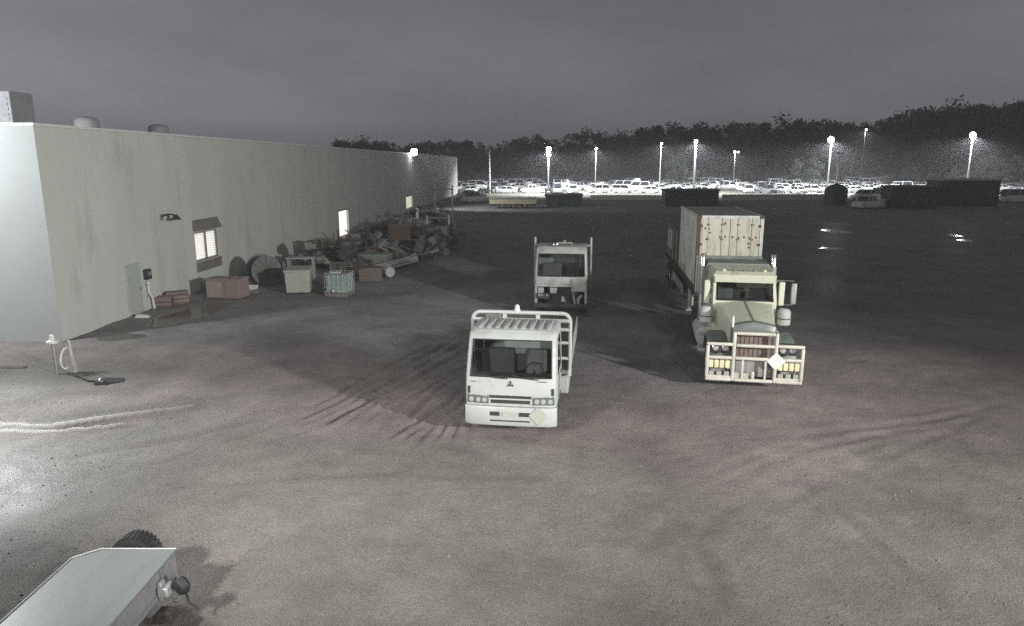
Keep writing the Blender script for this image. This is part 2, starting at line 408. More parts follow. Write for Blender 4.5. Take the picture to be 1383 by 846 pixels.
nxg, nyg = len(gx), len(gy)
me = bpy.data.meshes.new('ground')
co = np.stack([GX, GY, H], -1).reshape(-1, 3).astype(np.float32)
ii = np.arange(nxg*nyg).reshape(nyg, nxg)
quads = np.stack([ii[:-1, :-1], ii[:-1, 1:], ii[1:, 1:], ii[1:, :-1]], -1).reshape(-1)
nf = (nxg-1)*(nyg-1)
me.vertices.add(len(co)); me.vertices.foreach_set('co', co.ravel())
me.loops.add(nf*4); me.loops.foreach_set('vertex_index', quads.astype(np.int32))
me.polygons.add(nf); me.polygons.foreach_set('loop_start', np.arange(0, nf*4, 4, dtype=np.int32))
me.update(calc_edges=True); me.shade_smooth()
at = me.attributes.new('dirt', 'FLOAT_COLOR', 'POINT')
at.data.foreach_set('color', np.stack([pale, mid, wet, np.clip(ridge_glint, 0, 1)], -1).astype(np.float32).ravel())
at2 = me.attributes.new('rut', 'FLOAT', 'POINT')
at2.data.foreach_set('value', np.clip(rutm, 0, 1).astype(np.float32).ravel())
gm_ = bpy.data.materials.new('yard_dirt'); gm_.use_nodes = True
n = gm_.node_tree.nodes; l = gm_.node_tree.links.new; B = n['Principled BSDF']
B.inputs['Specular IOR Level'].default_value = 0.5
A = n.new('ShaderNodeAttribute'); A.attribute_name = 'dirt'
SP = n.new('ShaderNodeSeparateColor'); l(A.outputs['Color'], SP.inputs[0])
TC = n.new('ShaderNodeTexCoord')
def tex(scale, detail=6, rough=0.65):
    t = n.new('ShaderNodeTexNoise'); t.inputs['Scale'].default_value = scale; t.inputs['Detail'].default_value = detail; t.inputs['Roughness'].default_value = rough
    l(TC.outputs['Object'], t.inputs['Vector']); return t.outputs['Fac']
def rng(src, a, b, c=0.0, d=1.0):
    r = n.new('ShaderNodeMapRange'); r.inputs['From Min'].default_value = a; r.inputs['From Max'].default_value = b; r.inputs['To Min'].default_value = c; r.inputs['To Max'].default_value = d
    l(src, r.inputs['Value']); return r.outputs[0]
def mixc(fac, a, b):
    m = n.new('ShaderNodeMix'); m.data_type = 'RGBA'
    l(fac, m.inputs['Factor'])
    for k, c in (('A', a), ('B', b)):
        if isinstance(c, tuple): m.inputs[k].default_value = (*c, 1)
        else: l(c, m.inputs[k])
    return m.outputs['Result']
patch = tex(0.55, 8, 0.7); grit = tex(26, 5, 0.75); big = tex(0.22, 7, 0.7)
gravel = mixc(rng(patch, 0.35, 0.65), (0.165, 0.154, 0.157), (0.235, 0.219, 0.216))
half = mixc(rng(patch, 0.3, 0.7), (0.195, 0.165, 0.16), (0.31, 0.262, 0.245))
comp = mixc(rng(patch, 0.3, 0.7), (0.165, 0.152, 0.136), (0.245, 0.23, 0.202))
c1 = mixc(SP.outputs[1], gravel, half)
# break the pale ground's edge up with noise
pm = n.new('ShaderNodeMath'); pm.operation = 'ADD'; l(SP.outputs[0], pm.inputs[0]); l(rng(tex(1.7, 7, 0.75), 0.3, 0.7, -0.28, 0.28), pm.inputs[1])
c2 = mixc(rng(pm.outputs[0], 0.15, 0.85), c1, comp)
spk = n.new('ShaderNodeMix'); spk.data_type = 'RGBA'; spk.blend_type = 'MULTIPLY'; spk.inputs['Factor'].default_value = 1.0
l(c2, spk.inputs['A'])
gv = n.new('ShaderNodeCombineColor')
gr = rng(grit, 0.3, 0.7, 0.66, 1.34)
for k in range(3): l(gr, gv.inputs[k])
l(gv.outputs[0], spk.inputs['B'])
bgm = n.new('ShaderNodeMix'); bgm.data_type = 'RGBA'; bgm.blend_type = 'MULTIPLY'; bgm.inputs['Factor'].default_value = 1.0
gv2 = n.new('ShaderNodeCombineColor'); gr2 = rng(big, 0.35, 0.65, 0.72, 1.22)
for k in range(3): l(gr2, gv2.inputs[k])
l(spk.outputs['Result'], bgm.inputs['A']); l(gv2.outputs[0], bgm.inputs['B'])
# sparse pale stones
vo = n.new('ShaderNodeTexVoronoi'); vo.inputs['Scale'].default_value = 5.5; l(TC.outputs['Object'], vo.inputs['Vector'])
c3 = mixc(rng(vo.outputs['Distance'], 0.10, 0.06), bgm.outputs['Result'], (0.27, 0.255, 0.23))
A2 = n.new('ShaderNodeAttribute'); A2.attribute_name = 'rut'
c3b = mixc(rng(A2.outputs['Fac'], 0.0, 1.0, 0.0, 0.3), c3, (0.085, 0.073, 0.07))
c4 = mixc(A.outputs['Alpha'], c3b, (0.55, 0.54, 0.51))  # ridge glints mixed into the ground colour as pale streaks
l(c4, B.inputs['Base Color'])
l(rng(SP.outputs[2], 0.0, 0.8, 0.95, 0.5), B.inputs['Roughness'])
bp = n.new('ShaderNodeBump'); bp.inputs['Strength'].default_value = 0.55; bp.inputs['Distance'].default_value = 0.04
bs = n.new('ShaderNodeMath'); bs.operation = 'ADD'; l(grit, bs.inputs[0]); l(tex(7, 6, 0.7), bs.inputs[1])
l(rng(SP.outputs[2], 0.0, 0.7, 0.55, 0.2), bp.inputs['Strength'])
l(bs.outputs[0], bp.inputs['Height']); l(bp.outputs[0], B.inputs['Normal'])
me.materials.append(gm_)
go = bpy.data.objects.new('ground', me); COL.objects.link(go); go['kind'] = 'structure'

# loose stones over the near ground, one scatter
rs = random.Random(77); sb = MB(); hx = lambda x, y: float(H[min(np.searchsorted(gy, y), nyg-1), min(np.searchsorted(gx, x), nxg-1)])
for k in range(6000):
    y = 5.5 + 30*rs.random()**1.3; x = rs.uniform(-.8, .8)*(y+2)
    r = .01 + .024*rs.random()**4 + y*.0005; z = hx(x, y)
    a = rs.uniform(0, 6.28); ca, sa = math.cos(a), math.sin(a); e = rs.uniform(.6, 1)
    q = [(1, 0, .1), (.3, .8, .15), (-.7, .6, 0), (-.9, -.4, .1), (.2, -.9, 0), (.1, .05, .75)]
    P = [(x + r*(u*ca - v*e*sa), y + r*(u*sa + v*e*ca), z - r*.15 + r*w_*rs.uniform(.7, 1.1)) for u, v, w_ in q]
    n0 = len(sb.v); sb.v += P; sb.f += [(n0+i, n0+(i+1) % 5, n0+5) for i in range(5)]
st_m = mat('stone', (0.17, 0.158, 0.148), 0.95, var=0.5, scale=1.7)
sb.build('gravel', st_m, smooth=False, kind='stuff')

# puddles lie in the hollows; the dirt around them makes their shore
for (px, py, rx, ry, a) in PUD:
    b = MB(); ring = [(1.3*rx*math.cos(t), 1.3*ry*math.sin(t), 0) for t in [2*math.pi*k/28 for k in range(28)]]
    b.add(ring, [tuple(range(28))], T(px, py, -0.028, a))
    b.build('puddle', M['water'], kind='structure')

# ------------------------------------------------------------------ the long shed on the left
SA = R(2.04)
shed = thing('warehouse', 'long pale rendered shed with lit windows running along the yard', 'warehouse', (-15.96, 24.13, 0), -SA)
SL, SH = 126.0, 7.43      # local frame: +y along the side wall, -x along the front wall
def wall_with_holes(y0, y1, z0, z1, holes):
    """side wall in the local plane x = 0, 0.25 thick, openings (ya, yb, za, zb)"""
    b = MB(); ys = sorted({y0, y1, *[h[0] for h in holes], *[h[1] for h in holes]}); zs = sorted({z0, z1, *[h[2] for h in holes], *[h[3] for h in holes]})
    ins = lambda y, z: any(h[0] < y < h[1] and h[2] < z < h[3] for h in holes)
    for ya, yb in zip(ys[:-1], ys[1:]):
        for za, zb in zip(zs[:-1], zs[1:]):
            if not ins((ya+yb)/2, (za+zb)/2):
                b.add([(0, ya, za), (0, yb, za), (0, yb, zb), (0, ya, zb)], [(0, 1, 2, 3)])
    for ya, yb, za, zb in holes:
        b.add([(0, ya, za), (0, yb, za), (0, yb, zb), (0, ya, zb), (-.25, ya, za), (-.25, yb, za), (-.25, yb, zb), (-.25, ya, zb)],
              [(0, 1, 5, 4), (1, 2, 6, 5), (2, 3, 7, 6), (3, 0, 4, 7)])
    return b
WIN = (10.3, 12.8, 1.42, 2.86); DR1 = (35.6, 38.8, 0.0, 2.2); DR2 = (66.6, 71.8, 0.42, 1.98)
b = wall_with_holes(0, SL, -0.3, SH, [WIN, DR1, DR2])
b.build('side_wall', M['wall'], shed, smooth=False)
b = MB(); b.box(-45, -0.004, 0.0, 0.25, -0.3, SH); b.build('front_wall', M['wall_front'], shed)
b = MB(); b.box(-45, -0.26, SL-.25, SL, -0.3, SH); b.box(-45, -44.75, .26, SL-.26, -.3, SH); b.build('rear_wall', M['wall'], shed)
b = MB(); b.hexa([(-44.7, .3, 6.9), (-.3, .3, 6.9), (-.3, SL-.3, 6.9), (-44.7, SL-.3, 6.9), (-44.7, .3, 7.1), (-.3, .3, 7.1), (-.3, SL-.3, 7.1), (-44.7, SL-.3, 7.1)]); b.build('roof', M['roofing'], shed)
b = MB(); b.box(-.28, .05, -.05, SL, SH+.003, SH+.1); b.box(-45, -.285, -.05, .28, SH+.003, SH+.1); b.build('parapet_cap', M['trim'], shed, bevel=.01)
# panel joints: shallow dark sealant strips every nine metres
for y in range(9, 120, 9):
    b = MB(); b.box(.0015, .005, y-.012, y+.012, 0, SH-.02); b.build('panel_joint', M['trim'], shed)
# lit window with a two-leaf blind
y0, y1, z0, z1 = WIN
wf = MB()
for a in ((y0, y0+.04, z0, z1), (y1-.05, y1, z0, z1), (y0+.04, y1-.05, z1-.05, z1), (y0+.04, y1-.05, z0, z0+.05), ((y0+y1)/2-.03, (y0+y1)/2+.03, z0+.05, z1-.05)):
    wf.box(-.12, -.04, a[0], a[1], a[2], a[3])
wf = wf.build('window', M['brown'], shed)
nsl = 10; dz = (z1-z0-.16)/nsl
sl = None
for half_ in (0, 1):
    for k in range(nsl):
        ya = y0+.05 if half_ == 0 else (y0+y1)/2+.045; yb = (y0+y1)/2-.045 if half_ == 0 else y1-.06
        c = (ya+yb)/2; zc = z0+.08+dz*(k+.5)
        if sl is None:
            q = MB(); hw = (yb-ya)/2
            q.hexa([(.01, -hw, -dz*.38), (.02, -hw, -dz*.38), (.02, hw, -dz*.38), (.01, hw, -dz*.38), (-.05, -hw, dz*.33), (-.04, -hw, dz*.33), (-.04, hw, dz*.33), (-.05, hw, dz*.33)])
            sl = q.build('blind_slat', M['blind'], wf); sl.location = (-.14, c, zc)
        else:
            child_copy(sl, wf, (-.14, c, zc))
b = MB(); b.box(-.245, -.24, y0, y1, z0, z1); b.build('pane', M['blind_back'], wf)
b = MB(); b.hexa([(.004, y0-.12, z1+.1), (.28, y0-.12, z1+.1), (.28, y1+.02, z1+.1), (.004, y1+.02, z1+.1), (.004, y0-.12, z1+.62), (.06, y0-.12, z1+.62), (.06, y1+.02, z1+.62), (.004, y1+.02, z1+.62)])
b.build('shutter_hood', M['brown'], shed)
b = MB(); b.box(.004, .1, y0-.06, y1+.06, z0-.5, z0-.03); b.build('window_sill', M['brown'], shed, bevel=.01)
for nm, (a0, a1, c0, c1), mt in (('lit_doorway', DR1, 'doorlight'), ('dim_doorway', DR2, 'doordim')):
    f = MB(); f.box(-.2, .03, a0-.1, a0-.002, c0, c1+.1); f.box(-.2, .03, a1+.002, a1+.1, c0, c1+.1); f.box(-.2, .03, a0, a1, c1+.002, c1+.1)
    f = f.build('doorway', M['brown'], shed)
    b = MB(); m_ = (a0+a1)/2
    b.box(-.25, -.21, a0, m_-.03, c0+.05, c1); b.build('door_leaf', M[mt], f)
    b = MB(); b.box(-.25, -.21, m_+.03, a1, c0+.05, c1); b.build('door_leaf', M[mt], f)
# steel door and small wall fittings near the corner
b = MB(); b.box(.006, .05, 4.2, 5.2, .02, 2.12); d_ = b.build('door', M['door'], shed, bevel=.008)
b = MB(); b.box(.05, .1, 5.02, 5.12, .98, 1.1); b.build('handle', M['steel'], d_)
b = MB(); b.box(-.5, -.3, .3, .6, 0, .1)
def onwall(y, x=0.0, z=0.0):
    return shed.matrix_basis @ Vector((x, y, z)) if False else Matrix.Translation((-15.96, 24.13, 0)) @ Matrix.Rotation(-SA, 4, 'Z') @ Vector((x, y, z))
# swan-neck wall lamp, unlit
t = thing('wall_bracket', 'small dark unlit bracket lamp high on the long wall left of the window', 'wall lamp', onwall(7.4, .0, 3.85), -SA)
b = MB(); b.tube([(0, 0, 0), (.25, 0, .12), (.5, .05, .12), (.62, .08, .02)], .04); b.build('arm', M['dark'], t)
b = MB(); b.lathe([(.06, .12), (.1, .05), (.22, -.1), (.2, -.11)], 12, T(.64, .08, 0)); b.build('shade', M['dark'], t)
b = MB(); b.box(.004, .04, -.12, .12, -.14, .14); b.build('back_plate', M['steel'], t)
# switch box, white pipe
t = thing('meter_box', 'small dark switch box on the wall above a white pipe', 'switch box', onwall(4.75+.9, 0, 1.55), -SA)
b = MB(); b.box(.01, .2, -.17, .17, -.22, .22); b.build('cover', M['dark'], t, bevel=.02)
b = MB(); b.box(.2, .22, -.1, .1, -.05, .12); b.build('window', M['steel'], t)
t = thing('downpipe', 'short white pipe clipped to the wall under the switch box', 'pipe', onwall(5.62, .1, 0), -SA)
b = MB(); b.tube([(0, 0, 1.25), (0, 0, .75), (.05, .12, .55), (.05, .2, .02)], .055); b.build('pipe', M['sign_white'], t)
for z in (.6, 1.1):
    b = MB(); b.box(-.09, .02, -.08, .08 if z > 1 else .16, z-.03, z+.03); b.build('clip', M['steel'], t)
t = thing('bucket', 'white plastic bucket standing against the wall by the white pipe', 'bucket', onwall(6.3, .35, 0))
b = MB(); b.lathe([(.13, 0.0), (.17, .36), (.185, .36), (.185, .4), (.165, .4), (.16, .06)], 16); b.build('pail', M['sign_white'], t)
b = MB(); b.tube([(.18*math.cos(a), 0.02, .36+.16*math.sin(a)) for a in [math.pi*k/8 for k in range(9)]], .008, 6); b.build('handle', M['steel'], t)
# wall floodlight at the far roof edge, lit
p = onwall(71.5, .35, 7.62)
t = thing('wall_floodlight', 'bright lit floodlight on the far roof edge of the long shed', 'floodlight', p, -SA)
b = MB(); b.box(-.25, .35, -.35, .35, -.22, .3); b.build('housing', M['steel'], t, bevel=.04)
b = MB(); b.lathe([(.05, -.04), (.38, -.02), (.46, .08), (.38, .2), (.05, .24)], 16, T(.12, -.42, .05, 0, R(90))); b.build('lens', M['lamp_on'], t)
b = MB(); b.tube([(-.3, 0, -.5), (-.1, 0, -.2)], .05); b.build('arm', M['steel'], t)
spot('wall_floodlight_beam', p + Vector((.5, -1.0, -.15)), p + Vector((14, 6, -7)), 7500, 84, .8, (.95, .98, 1))
# roof vents
for k, (px, wy) in enumerate(((180, 28.2), (257, 33.5))):
    q = onwall(wy-24.13, -.75, 6.9)
    t = thing('roof_vent', ('squat pale roof vent nearer the corner of the shed', 'squat pale roof vent farther along the shed roof')[k], 'roof vent', q, -SA, 'vents on the shed roof')
    b = MB(); b.lathe([(.25, 0), (.25, .65)], 14); b.build('neck', M['unit'], t)
    b = MB(); b.lathe([(.3, .6), (.44, .68), (.44, .92), (.36, 1.02), (.1, 1.08)], 16); b.build('cowl', M['unit'], t)
t = thing('rooftop_unit', 'pale boxy air conditioning unit on the shed roof at the corner', 'rooftop unit', onwall(2.6, -2.95, 7.0), -SA)
b = MB(); b.box(-1.3, .8, -.6, .6, .15, 1.75); b.build('casing', M['unit'], t, bevel=.03)
b = MB()
for k in range(7): b.box(-.1, .7, -.625, -.602, .35+k*.18, .45+k*.18)
b.build('grille', M['unit'], t)
for x in (-1.1, .6):
    b = MB(); b.box(x-.1, x+.1, -.5, .5, 0, .15); b.build('foot', M['steel'], t)

# ------------------------------------------------------------------ wheels
def wheel_mesh(r, w, rim_mat='steel'):
    key = (r, w, rim_mat)
    if key in WH: return WH[key]
    prof = [(r*.55, -w*.42), (r*.82, -w*.5), (r*.95, -w*.46), (r, -w*.36), (r, w*.36), (r*.95, w*.46), (r*.82, w*.5), (r*.55, w*.42)]
    b = MB(); b.lathe(prof, 24, T(0, 0, 0, 0, 0, R(90)), cap=False)
    ty = b.build('wheel', M['rubber'])
    b = MB(); b.lathe([(.02, -w*.34), (r*.18, -w*.36), (r*.2, -w*.2), (r*.5, -w*.22), (r*.56, -w*.44), (r*.58, -w*.40), (r*.5, w*.3), (r*.2, w*.25), (.02, w*.3)], 20, T(0, 0, 0, 0, 0, R(90)))
    ri = b.build('rim', M[rim_mat])
    WH[key] = (ty.data, ri.data)
    bpy.data.objects.remove(ty); bpy.data.objects.remove(ri)
    return WH[key]
WH = {}
def wheel(parent, x, y, r, w, rim_mat='steel', z=None):
    a, c = wheel_mesh(r, w, rim_mat)
    o = bpy.data.objects.new('wheel', a); COL.objects.link(o); o.parent = parent; o.location = (x, y, r if z is None else z)
    if x < 0: pass
    q = bpy.data.objects.new('rim', c); COL.objects.link(q); q.parent = o
    if x > 0: q.rotation_euler = (0, 0, math.pi)
    return o

# ------------------------------------------------------------------ cab-over cab shell (shared by both tray trucks)
def cab_shell(t, w, zs, fy, yb, paint, hole_z, side_z, top_shrink=.9, skip_low=None):
    """rings around the cab; faces in the window zones are left out and filled with panes.
    zs = heights, fy = y of the front at each height, yb = back of the cab"""
    rings = []
    for k, (z, f) in enumerate(zip(zs, fy)):
        q = 1.0 - .035*max(0, (z - 1.5))/.9
        W_ = w*q
        fr = [(-.88*W_, f+.012), (-.6*W_, f), (-.3*W_, f-.012), (0, f-.015), (.3*W_, f-.012), (.6*W_, f), (.88*W_, f+.012)]
        right = [(.965*W_, f+.04), (W_, f+.13), (W_, f+.24), (W_, (f+.24+yb-.4)/2), (W_, yb-.4), (W_, yb-.06), (W_*.97, yb)]
        left = [(-x, y) for x, y in right[::-1]]
        rings.append([(x, y, z) for x, y in fr + right + [(0, yb)] + left])
    n_ = len(rings[0])
    b = MB(); pw = MB(); ps = MB(); vs = [p for r in rings for p in r]
    keep, wind, side_r, side_l = [], [], [], []
    for k in range(len(rings)-1):
        zc = (zs[k]+zs[k+1])/2
        for i in range(n_):
            j = (i+1) % n_; q = (k*n_+i, k*n_+j, (k+1)*n_+j, (k+1)*n_+i)
            if hole_z[0] < zc < hole_z[1] and i < 6: wind.append(q)
            elif side_z[0] < zc < side_z[1] and i in (9, 10): side_r.append(q)
            elif side_z[0] < zc < side_z[1] and i in (n_-5+1, n_-5): side_l.append(q)
            elif skip_low and zc < skip_low[1] and skip_low[2] <= i < skip_low[3]: pass
            else: keep.append(q)
    top = [(x*.94, y+(0.06 if y < yb/2 else -.04), zs[-1]+.05) for x, y, z in rings[-1]]
    m0 = len(vs); vs2 = vs + top
    for i in range(n_):
        j = (i+1) % n_; keep.append(((len(rings)-1)*n_+i, (len(rings)-1)*n_+j, m0+j, m0+i))
    keep.append(tuple(m0+i for i in range(n_)))
    b.add(vs2, keep)
    cab = b.build('cab', M[paint], t)
    for nm, fs, dx, dy in (('windscreen', wind, 0, .012), ('side_window', side_r, -.012, 0), ('side_window', side_l, .012, 0)):
        g = MB(); used = sorted({i for f in fs for i in f}); mpi = {a: c for c, a in enumerate(used)}
        g.add([(vs[i][0]+dx, vs[i][1]+dy, vs[i][2]) for i in used], [tuple(mpi[i] for i in f) for f in fs])
        pane = g.build(nm, M['wglass'], t)
        if nm == 'windscreen':   # black rubber seal round the screen
            xs0 = [p for p in g.v]; zl = min(p[2] for p in xs0); zh = max(p[2] for p in xs0)
            lo = sorted([p for p in xs0 if p[2] == zl]); hi = sorted([p for p in xs0 if p[2] == zh])
            loop = lo + [p for p in sorted(xs0, key=lambda p: p[2]) if p[0] == max(q[0] for q in xs0 if q[2] == p[2]) and zl < p[2] < zh] + hi[::-1] + [p for p in sorted(xs0, key=lambda p: -p[2]) if p[0] == min(q[0] for q in xs0 if q[2] == p[2]) and zl < p[2] < zh]
            s_ = MB(); s_.tube([(x, y-.015, z) for x, y, z in loop + [loop[0]]], .016, 6); s_.build('seal', M['dark'], pane)
    return cab
def interior(t, w, yb, zf):
    b = MB(); b.box(-w+.05, w-.05, .28, .62, zf-.25, zf-.04); b.build('dashboard', M['interior'], t, bevel=.04)
    for x, ww in ((.48, .26), (-.42, .4)):
        b = MB(); b.box(x-ww, x+ww, 1.0, 1.2, .95, zf+.42); b.box(x-ww, x+ww, .72, 1.1, .85, 1.05); b.build('seat', M['seat'], t, bevel=.06)
    b = MB(); cx, cy, cz = .48, .66, zf-.0
    b.tube([(cx+.2*math.cos(a), cy+.1*math.sin(a), cz+.17*math.sin(a)) for a in [2*math.pi*k/20 for k in range(21)]], .016, 6)
    b.tube([(cx, .45, zf-.2), (cx, cy, cz)], .025, 6); b.build('steering_wheel', M['dark'], t)
    b = MB(); b.box(-w+.06, w-.06, yb-.05, yb-.03, .8, zf+.1); b.build('rear_trim', M['interior'], t)

# ------------------------------------------------------------------ white tray truck (front centre of its bumper is the origin, +y runs back)
tk = thing('tray_truck', 'white cab-over tray truck parked front-on with round-cornered headboard and ribbed roof', 'truck', (-.04, 15.1, 0), R(-7.5))
w = 1.05
cab_shell(tk, w, [.8, 1.12, 1.47, 1.9, 2.27, 2.36, 2.41], [.05, .04, .08, .22, .36, .42, .5], 1.8, 'truck_white', (1.47, 2.27), (1.47, 2.27))
interior(tk, w, 1.8, 1.47)
for k in range(9):
    x = -.8 + k*.2
    b = MB(); b.prism([(.66, 2.455), (.72, 2.49), (1.62, 2.49), (1.68, 2.455)], x-.045, x+.045); b.build('roof_rib', M['truck_white'], tk, bevel=.012)
# bumper with slots
b = MB()
prof = lambda y0_: [(-1.06, .22), (-1.05, .06), (-.9, .0), (-.45, -.03), (0, -.035), (.45, -.03), (.9, .0), (1.05, .06), (1.06, .22)]
rg = []
for z, o_ in ((.34, .05), (.38, .0), (.74, 0), (.79, .03)):
    rg.append([(x, y+o_*.6, z) for x, y in prof(0)] + [(1.0, .4, z), (-1.0, .4, z)])
b.loft(rg); bmp = b.build('bumper', M['truck_white'], tk)
for x0, x1, z0, z1 in ((-.46, -.24, .585, .68), (.2, .45, .585, .68), (-.45, .45, .455, .485)):
    b = MB(); b.box(x0, x1, -.042, .02, z0, z1); b.build('bumper_slot', M['dark'], bmp)
b = MB(); b.box(-.17, .17, -.05, -.036, .565, .68); b.build('number_plate', M['plate'], bmp)
b = MB(); b.add([(0, 0, -.21), (.21, 0, 0), (0, 0, .21), (-.21, 0, 0), (0, .015, -.21), (.21, .015, 0), (0, .015, .21), (-.21, .015, 0)], [(0, 1, 2, 3), (7, 6, 5, 4), (0, 4, 5, 1), (1, 5, 6, 2), (2, 6, 7, 3), (3, 7, 4, 0)], T(.63, -.045, .62)); b.build('hazard_placard', M['plate'], tk)
# grille slots, lamps
b = MB(); b.box(-.5, .5, .012, .03, .86, 1.075); gr_ = b.build('grille', M['truck_white'], tk, bevel=.008)
b = MB(); b.box(-.48, .48, .004, .02, .995, 1.06); b.build('grille_slot', M['dark'], gr_)
b = MB(); b.box(-.45, .45, .004, .02, .875, .955); b.build('grille_slot', M['dark'], gr_)
for s in (-1, 1):
    b = MB(); b.hexa([(s*.52, .0, .85), (s*1.0, .06, .85), (s*1.0, .1, .85), (s*.52, .1, .85), (s*.52, .01, 1.02), (s*1.0, .065, 1.06), (s*1.0, .1, 1.06), (s*.52, .1, 1.02)])
    hl = b.build('headlight', M['fender'], tk, bevel=.01)
    for x, y in ((.6, -.004), (.74, .01), (.9, .035)):
        q = MB(); q.lathe([(.005, 0), (.05, .006), (.062, .03), (.062, .05)], 12, T(s*x, y-.012, .935, 0, R(-90))); q.build('lamp', M['lens'], hl)
    b = MB(); b.box(s*.955-.03, s*.955+.03, .045, .07, 1.08, 1.24); b.build('corner_vent', M['dark'], tk)
    b = MB(); b.tube([(s*.35+.28, .05, 1.44), (s*.35, .02, 1.47), (s*.35-.32, .06, 1.53)], .012, 6); b.build('wiper', M['dark'], tk)
    # mirror on a short stalk, door seam, handle, step
    b = MB(); b.box(s*1.055-.008, s*1.055+.008, .72, .73, .85, 1.45); b.build('door_seam', M['dark'], tk)
    b = MB(); b.box(s*1.06-.012, s*1.06+.012, 1.2, 1.34, 1.3, 1.34); b.build('door_handle', M['dark'], tk)
    b = MB(); b.prism([(.55, .42), (.55, .8), (1.7, .8), (1.7, .62), (1.5, .8), (.8, .8), (.62, .45)], s*.9-.14, s*.9+.14); b.build('wheel_arch', M['dark'], tk)
b = MB(); b.box(.62, .82, .035, .04, 1.395, 1.41); b.build('badge', M['dark'], tk)
b = MB(); b.box(-.9, -.78, .035, .04, 1.355, 1.37); b.build('badge', M['dark'], tk)
# three-diamond emblem
b = MB()
for a in (90, 210, 330):
    c, s_ = math.cos(R(a)), math.sin(R(a)); r0 = .048
    pt = lambda u, v: (c*u - s_*v, s_*u + c*v)
    rh = [pt(0, 0), pt(r0*.9, r0*.52), pt(r0*1.8, 0), pt(r0*.9, -r0*.52)]
    b.add([(x, -.0, z) for x, z in rh] + [(x, .02, z) for x, z in rh], [(0, 1, 2, 3), (7, 6, 5, 4), (0, 4, 5, 1), (1, 5, 6, 2), (2, 6, 7, 3), (3, 7, 4, 0)], T(0, .018, 1.32))
b.build('emblem', M['dark'], tk)
# chassis, wheels
b = MB()
for x in (-.42, .42): b.box(x-.05, x+.05, .5, 6.5, .62, .86)
for y in (.6, 2.3, 3.4, 5.6, 6.3): b.box(-.37, .37, y-.05, y+.05, .66, .8)
b.tube([(-.95, 1.15, .42), (.95, 1.15, .42)], .06); b.tube([(-.95, 4.6, .42), (.95, 4.6, .42)], .08); b.box(-.3, .3, .5, 1.6, .5, .8)
b.build('chassis', M['chassis'], tk)
for x in (-.88, .88): wheel(tk, x, 1.15, .42, .26, 'dull_white'); wheel(tk, x, 4.6, .42, .5, 'dull_white')
# tray
b = MB(); b.box(-1.2, 1.2, 2.0, 6.6, 1.0, 1.1); b.build('tray_deck', M['greywood'], tk, bevel=.01)
for s in (-1, 1):
    b = MB(); b.box(s*1.215-.025, s*1.215+.025, 2.0, 6.6, .93, 1.13); b.build('side_rail', M['truck_white'], tk, bevel=.01)
    for y in (2.6, 3.7, 4.8, 5.9):
        b = MB(); b.box(s*1.2-.03, s*1.2+.03, y-.03, y+.03, 1.13, 1.5 if s > 0 else 1.3); b.build('stake', M['dull_white'], tk)
    if s > 0:
        for y in (2.05, 4.35):
            b = MB(); b.box(1.215, 1.245, y, y+2.25, 1.14, 1.52); b.build('drop_side', M['dull_white'], tk, bevel=.008)
    b = MB(); b.box(s*1.0-.2, s*1.0+.2, 2.25, 3.3, .42, .9); b.build('toolbox', M['truck_white'] if s > 0 else M['dull_white'], tk, bevel=.02)
    b = MB(); b.prism([(4.0, .92), (4.1, .75), (4.1, .9), (5.1, .9), (5.2, .5), (5.22, .5), (5.16, .92)], s*.9-.28, s*.9+.28); b.build('mudguard', M['dark'], tk)
# headboard: rounded tube frame with rails
hb = MB(); hw, zt, rr = 1.23, 2.55, .2
arc = [(-hw, .95)] + [(-hw, zt-rr)] + [(-hw+rr-rr*math.cos(a), zt-rr+rr*math.sin(a)) for a in [math.pi/2*k/6 for k in range(1, 7)]] + [(hw-rr+rr*math.sin(a), zt-rr+rr*math.cos(a)) for a in [math.pi/2*k/6 for k in range(0, 6)]] + [(hw, zt-rr), (hw, .95)]
hb.tube([(x, 2.08, z) for x, z in arc], .05, 8)
hbo = hb.build('headboard', M['truck_white'], tk)
for z, r_ in ((2.36, .048), (2.14, .045), (1.8, .04), (1.4, .04)):
    b = MB(); b.tube([(-hw, 2.08, z), (hw, 2.08, z)], r_); b.build('rail', M['truck_white'], hbo)
for x in (-.42, .42):
    b = MB(); b.box(x-.05, x+.05, 2.09, 2.15, 1.1, zt); b.build('upright', M['truck_white'], hbo)
b = MB(); b.box(-.9, -.5, 1.98, 2.03, 2.22, 2.53); b.build('dark_panel', M['fender'], hbo, bevel=.02)
b = MB(); b.lathe([(.075, 0), (.075, .05), (.06, .055), (.06, .12), (.03, .16), (.005, .165)], 12, T(-.1, 2.08, zt+.04)); b.build('beacon', M['sign_white'], tk)

# ------------------------------------------------------------------ second cab-over truck, front panel off
t2 = thing('flatbed_truck', 'dull white cab-over truck behind the tray truck with its lower front panel missing', 'truck', (1.98, 28.0, 0), R(-6))
w = 1.09
cab_shell(t2, w, [.62, 1.3, 1.72, 2.2, 2.62, 2.75, 2.84], [.05, .05, .07, .14, .22, .27, .34], 1.9, 'dull_white', (1.72, 2.62), (1.72, 2.62), skip_low=(0, 1.3, 0, 6))
interior(t2, w, 1.9, 1.72)
b = MB(); b.box(.42, 1.02, -.02, .03, 1.12, 1.62); b.build('loose_panel', M['dull_white'], t2, bevel=.02)
b = MB(); b.box(-1.0, .4, .0, .04, 1.42, 1.52); b.build('crossbar', M['dull_white'], t2, bevel=.01)
b = MB(); b.box(-.55, .45, .3, .36, .55, 1.3); b.build('radiator', M['chassis'], t2)
for x0_, x1_ in ((-.45, -.15), (-.95, -.7)):
    b = MB(); b.box(x0_, x1_, .1, .27, 1.0, 1.26); b.build('heater_box', M['steel'], t2, bevel=.03)
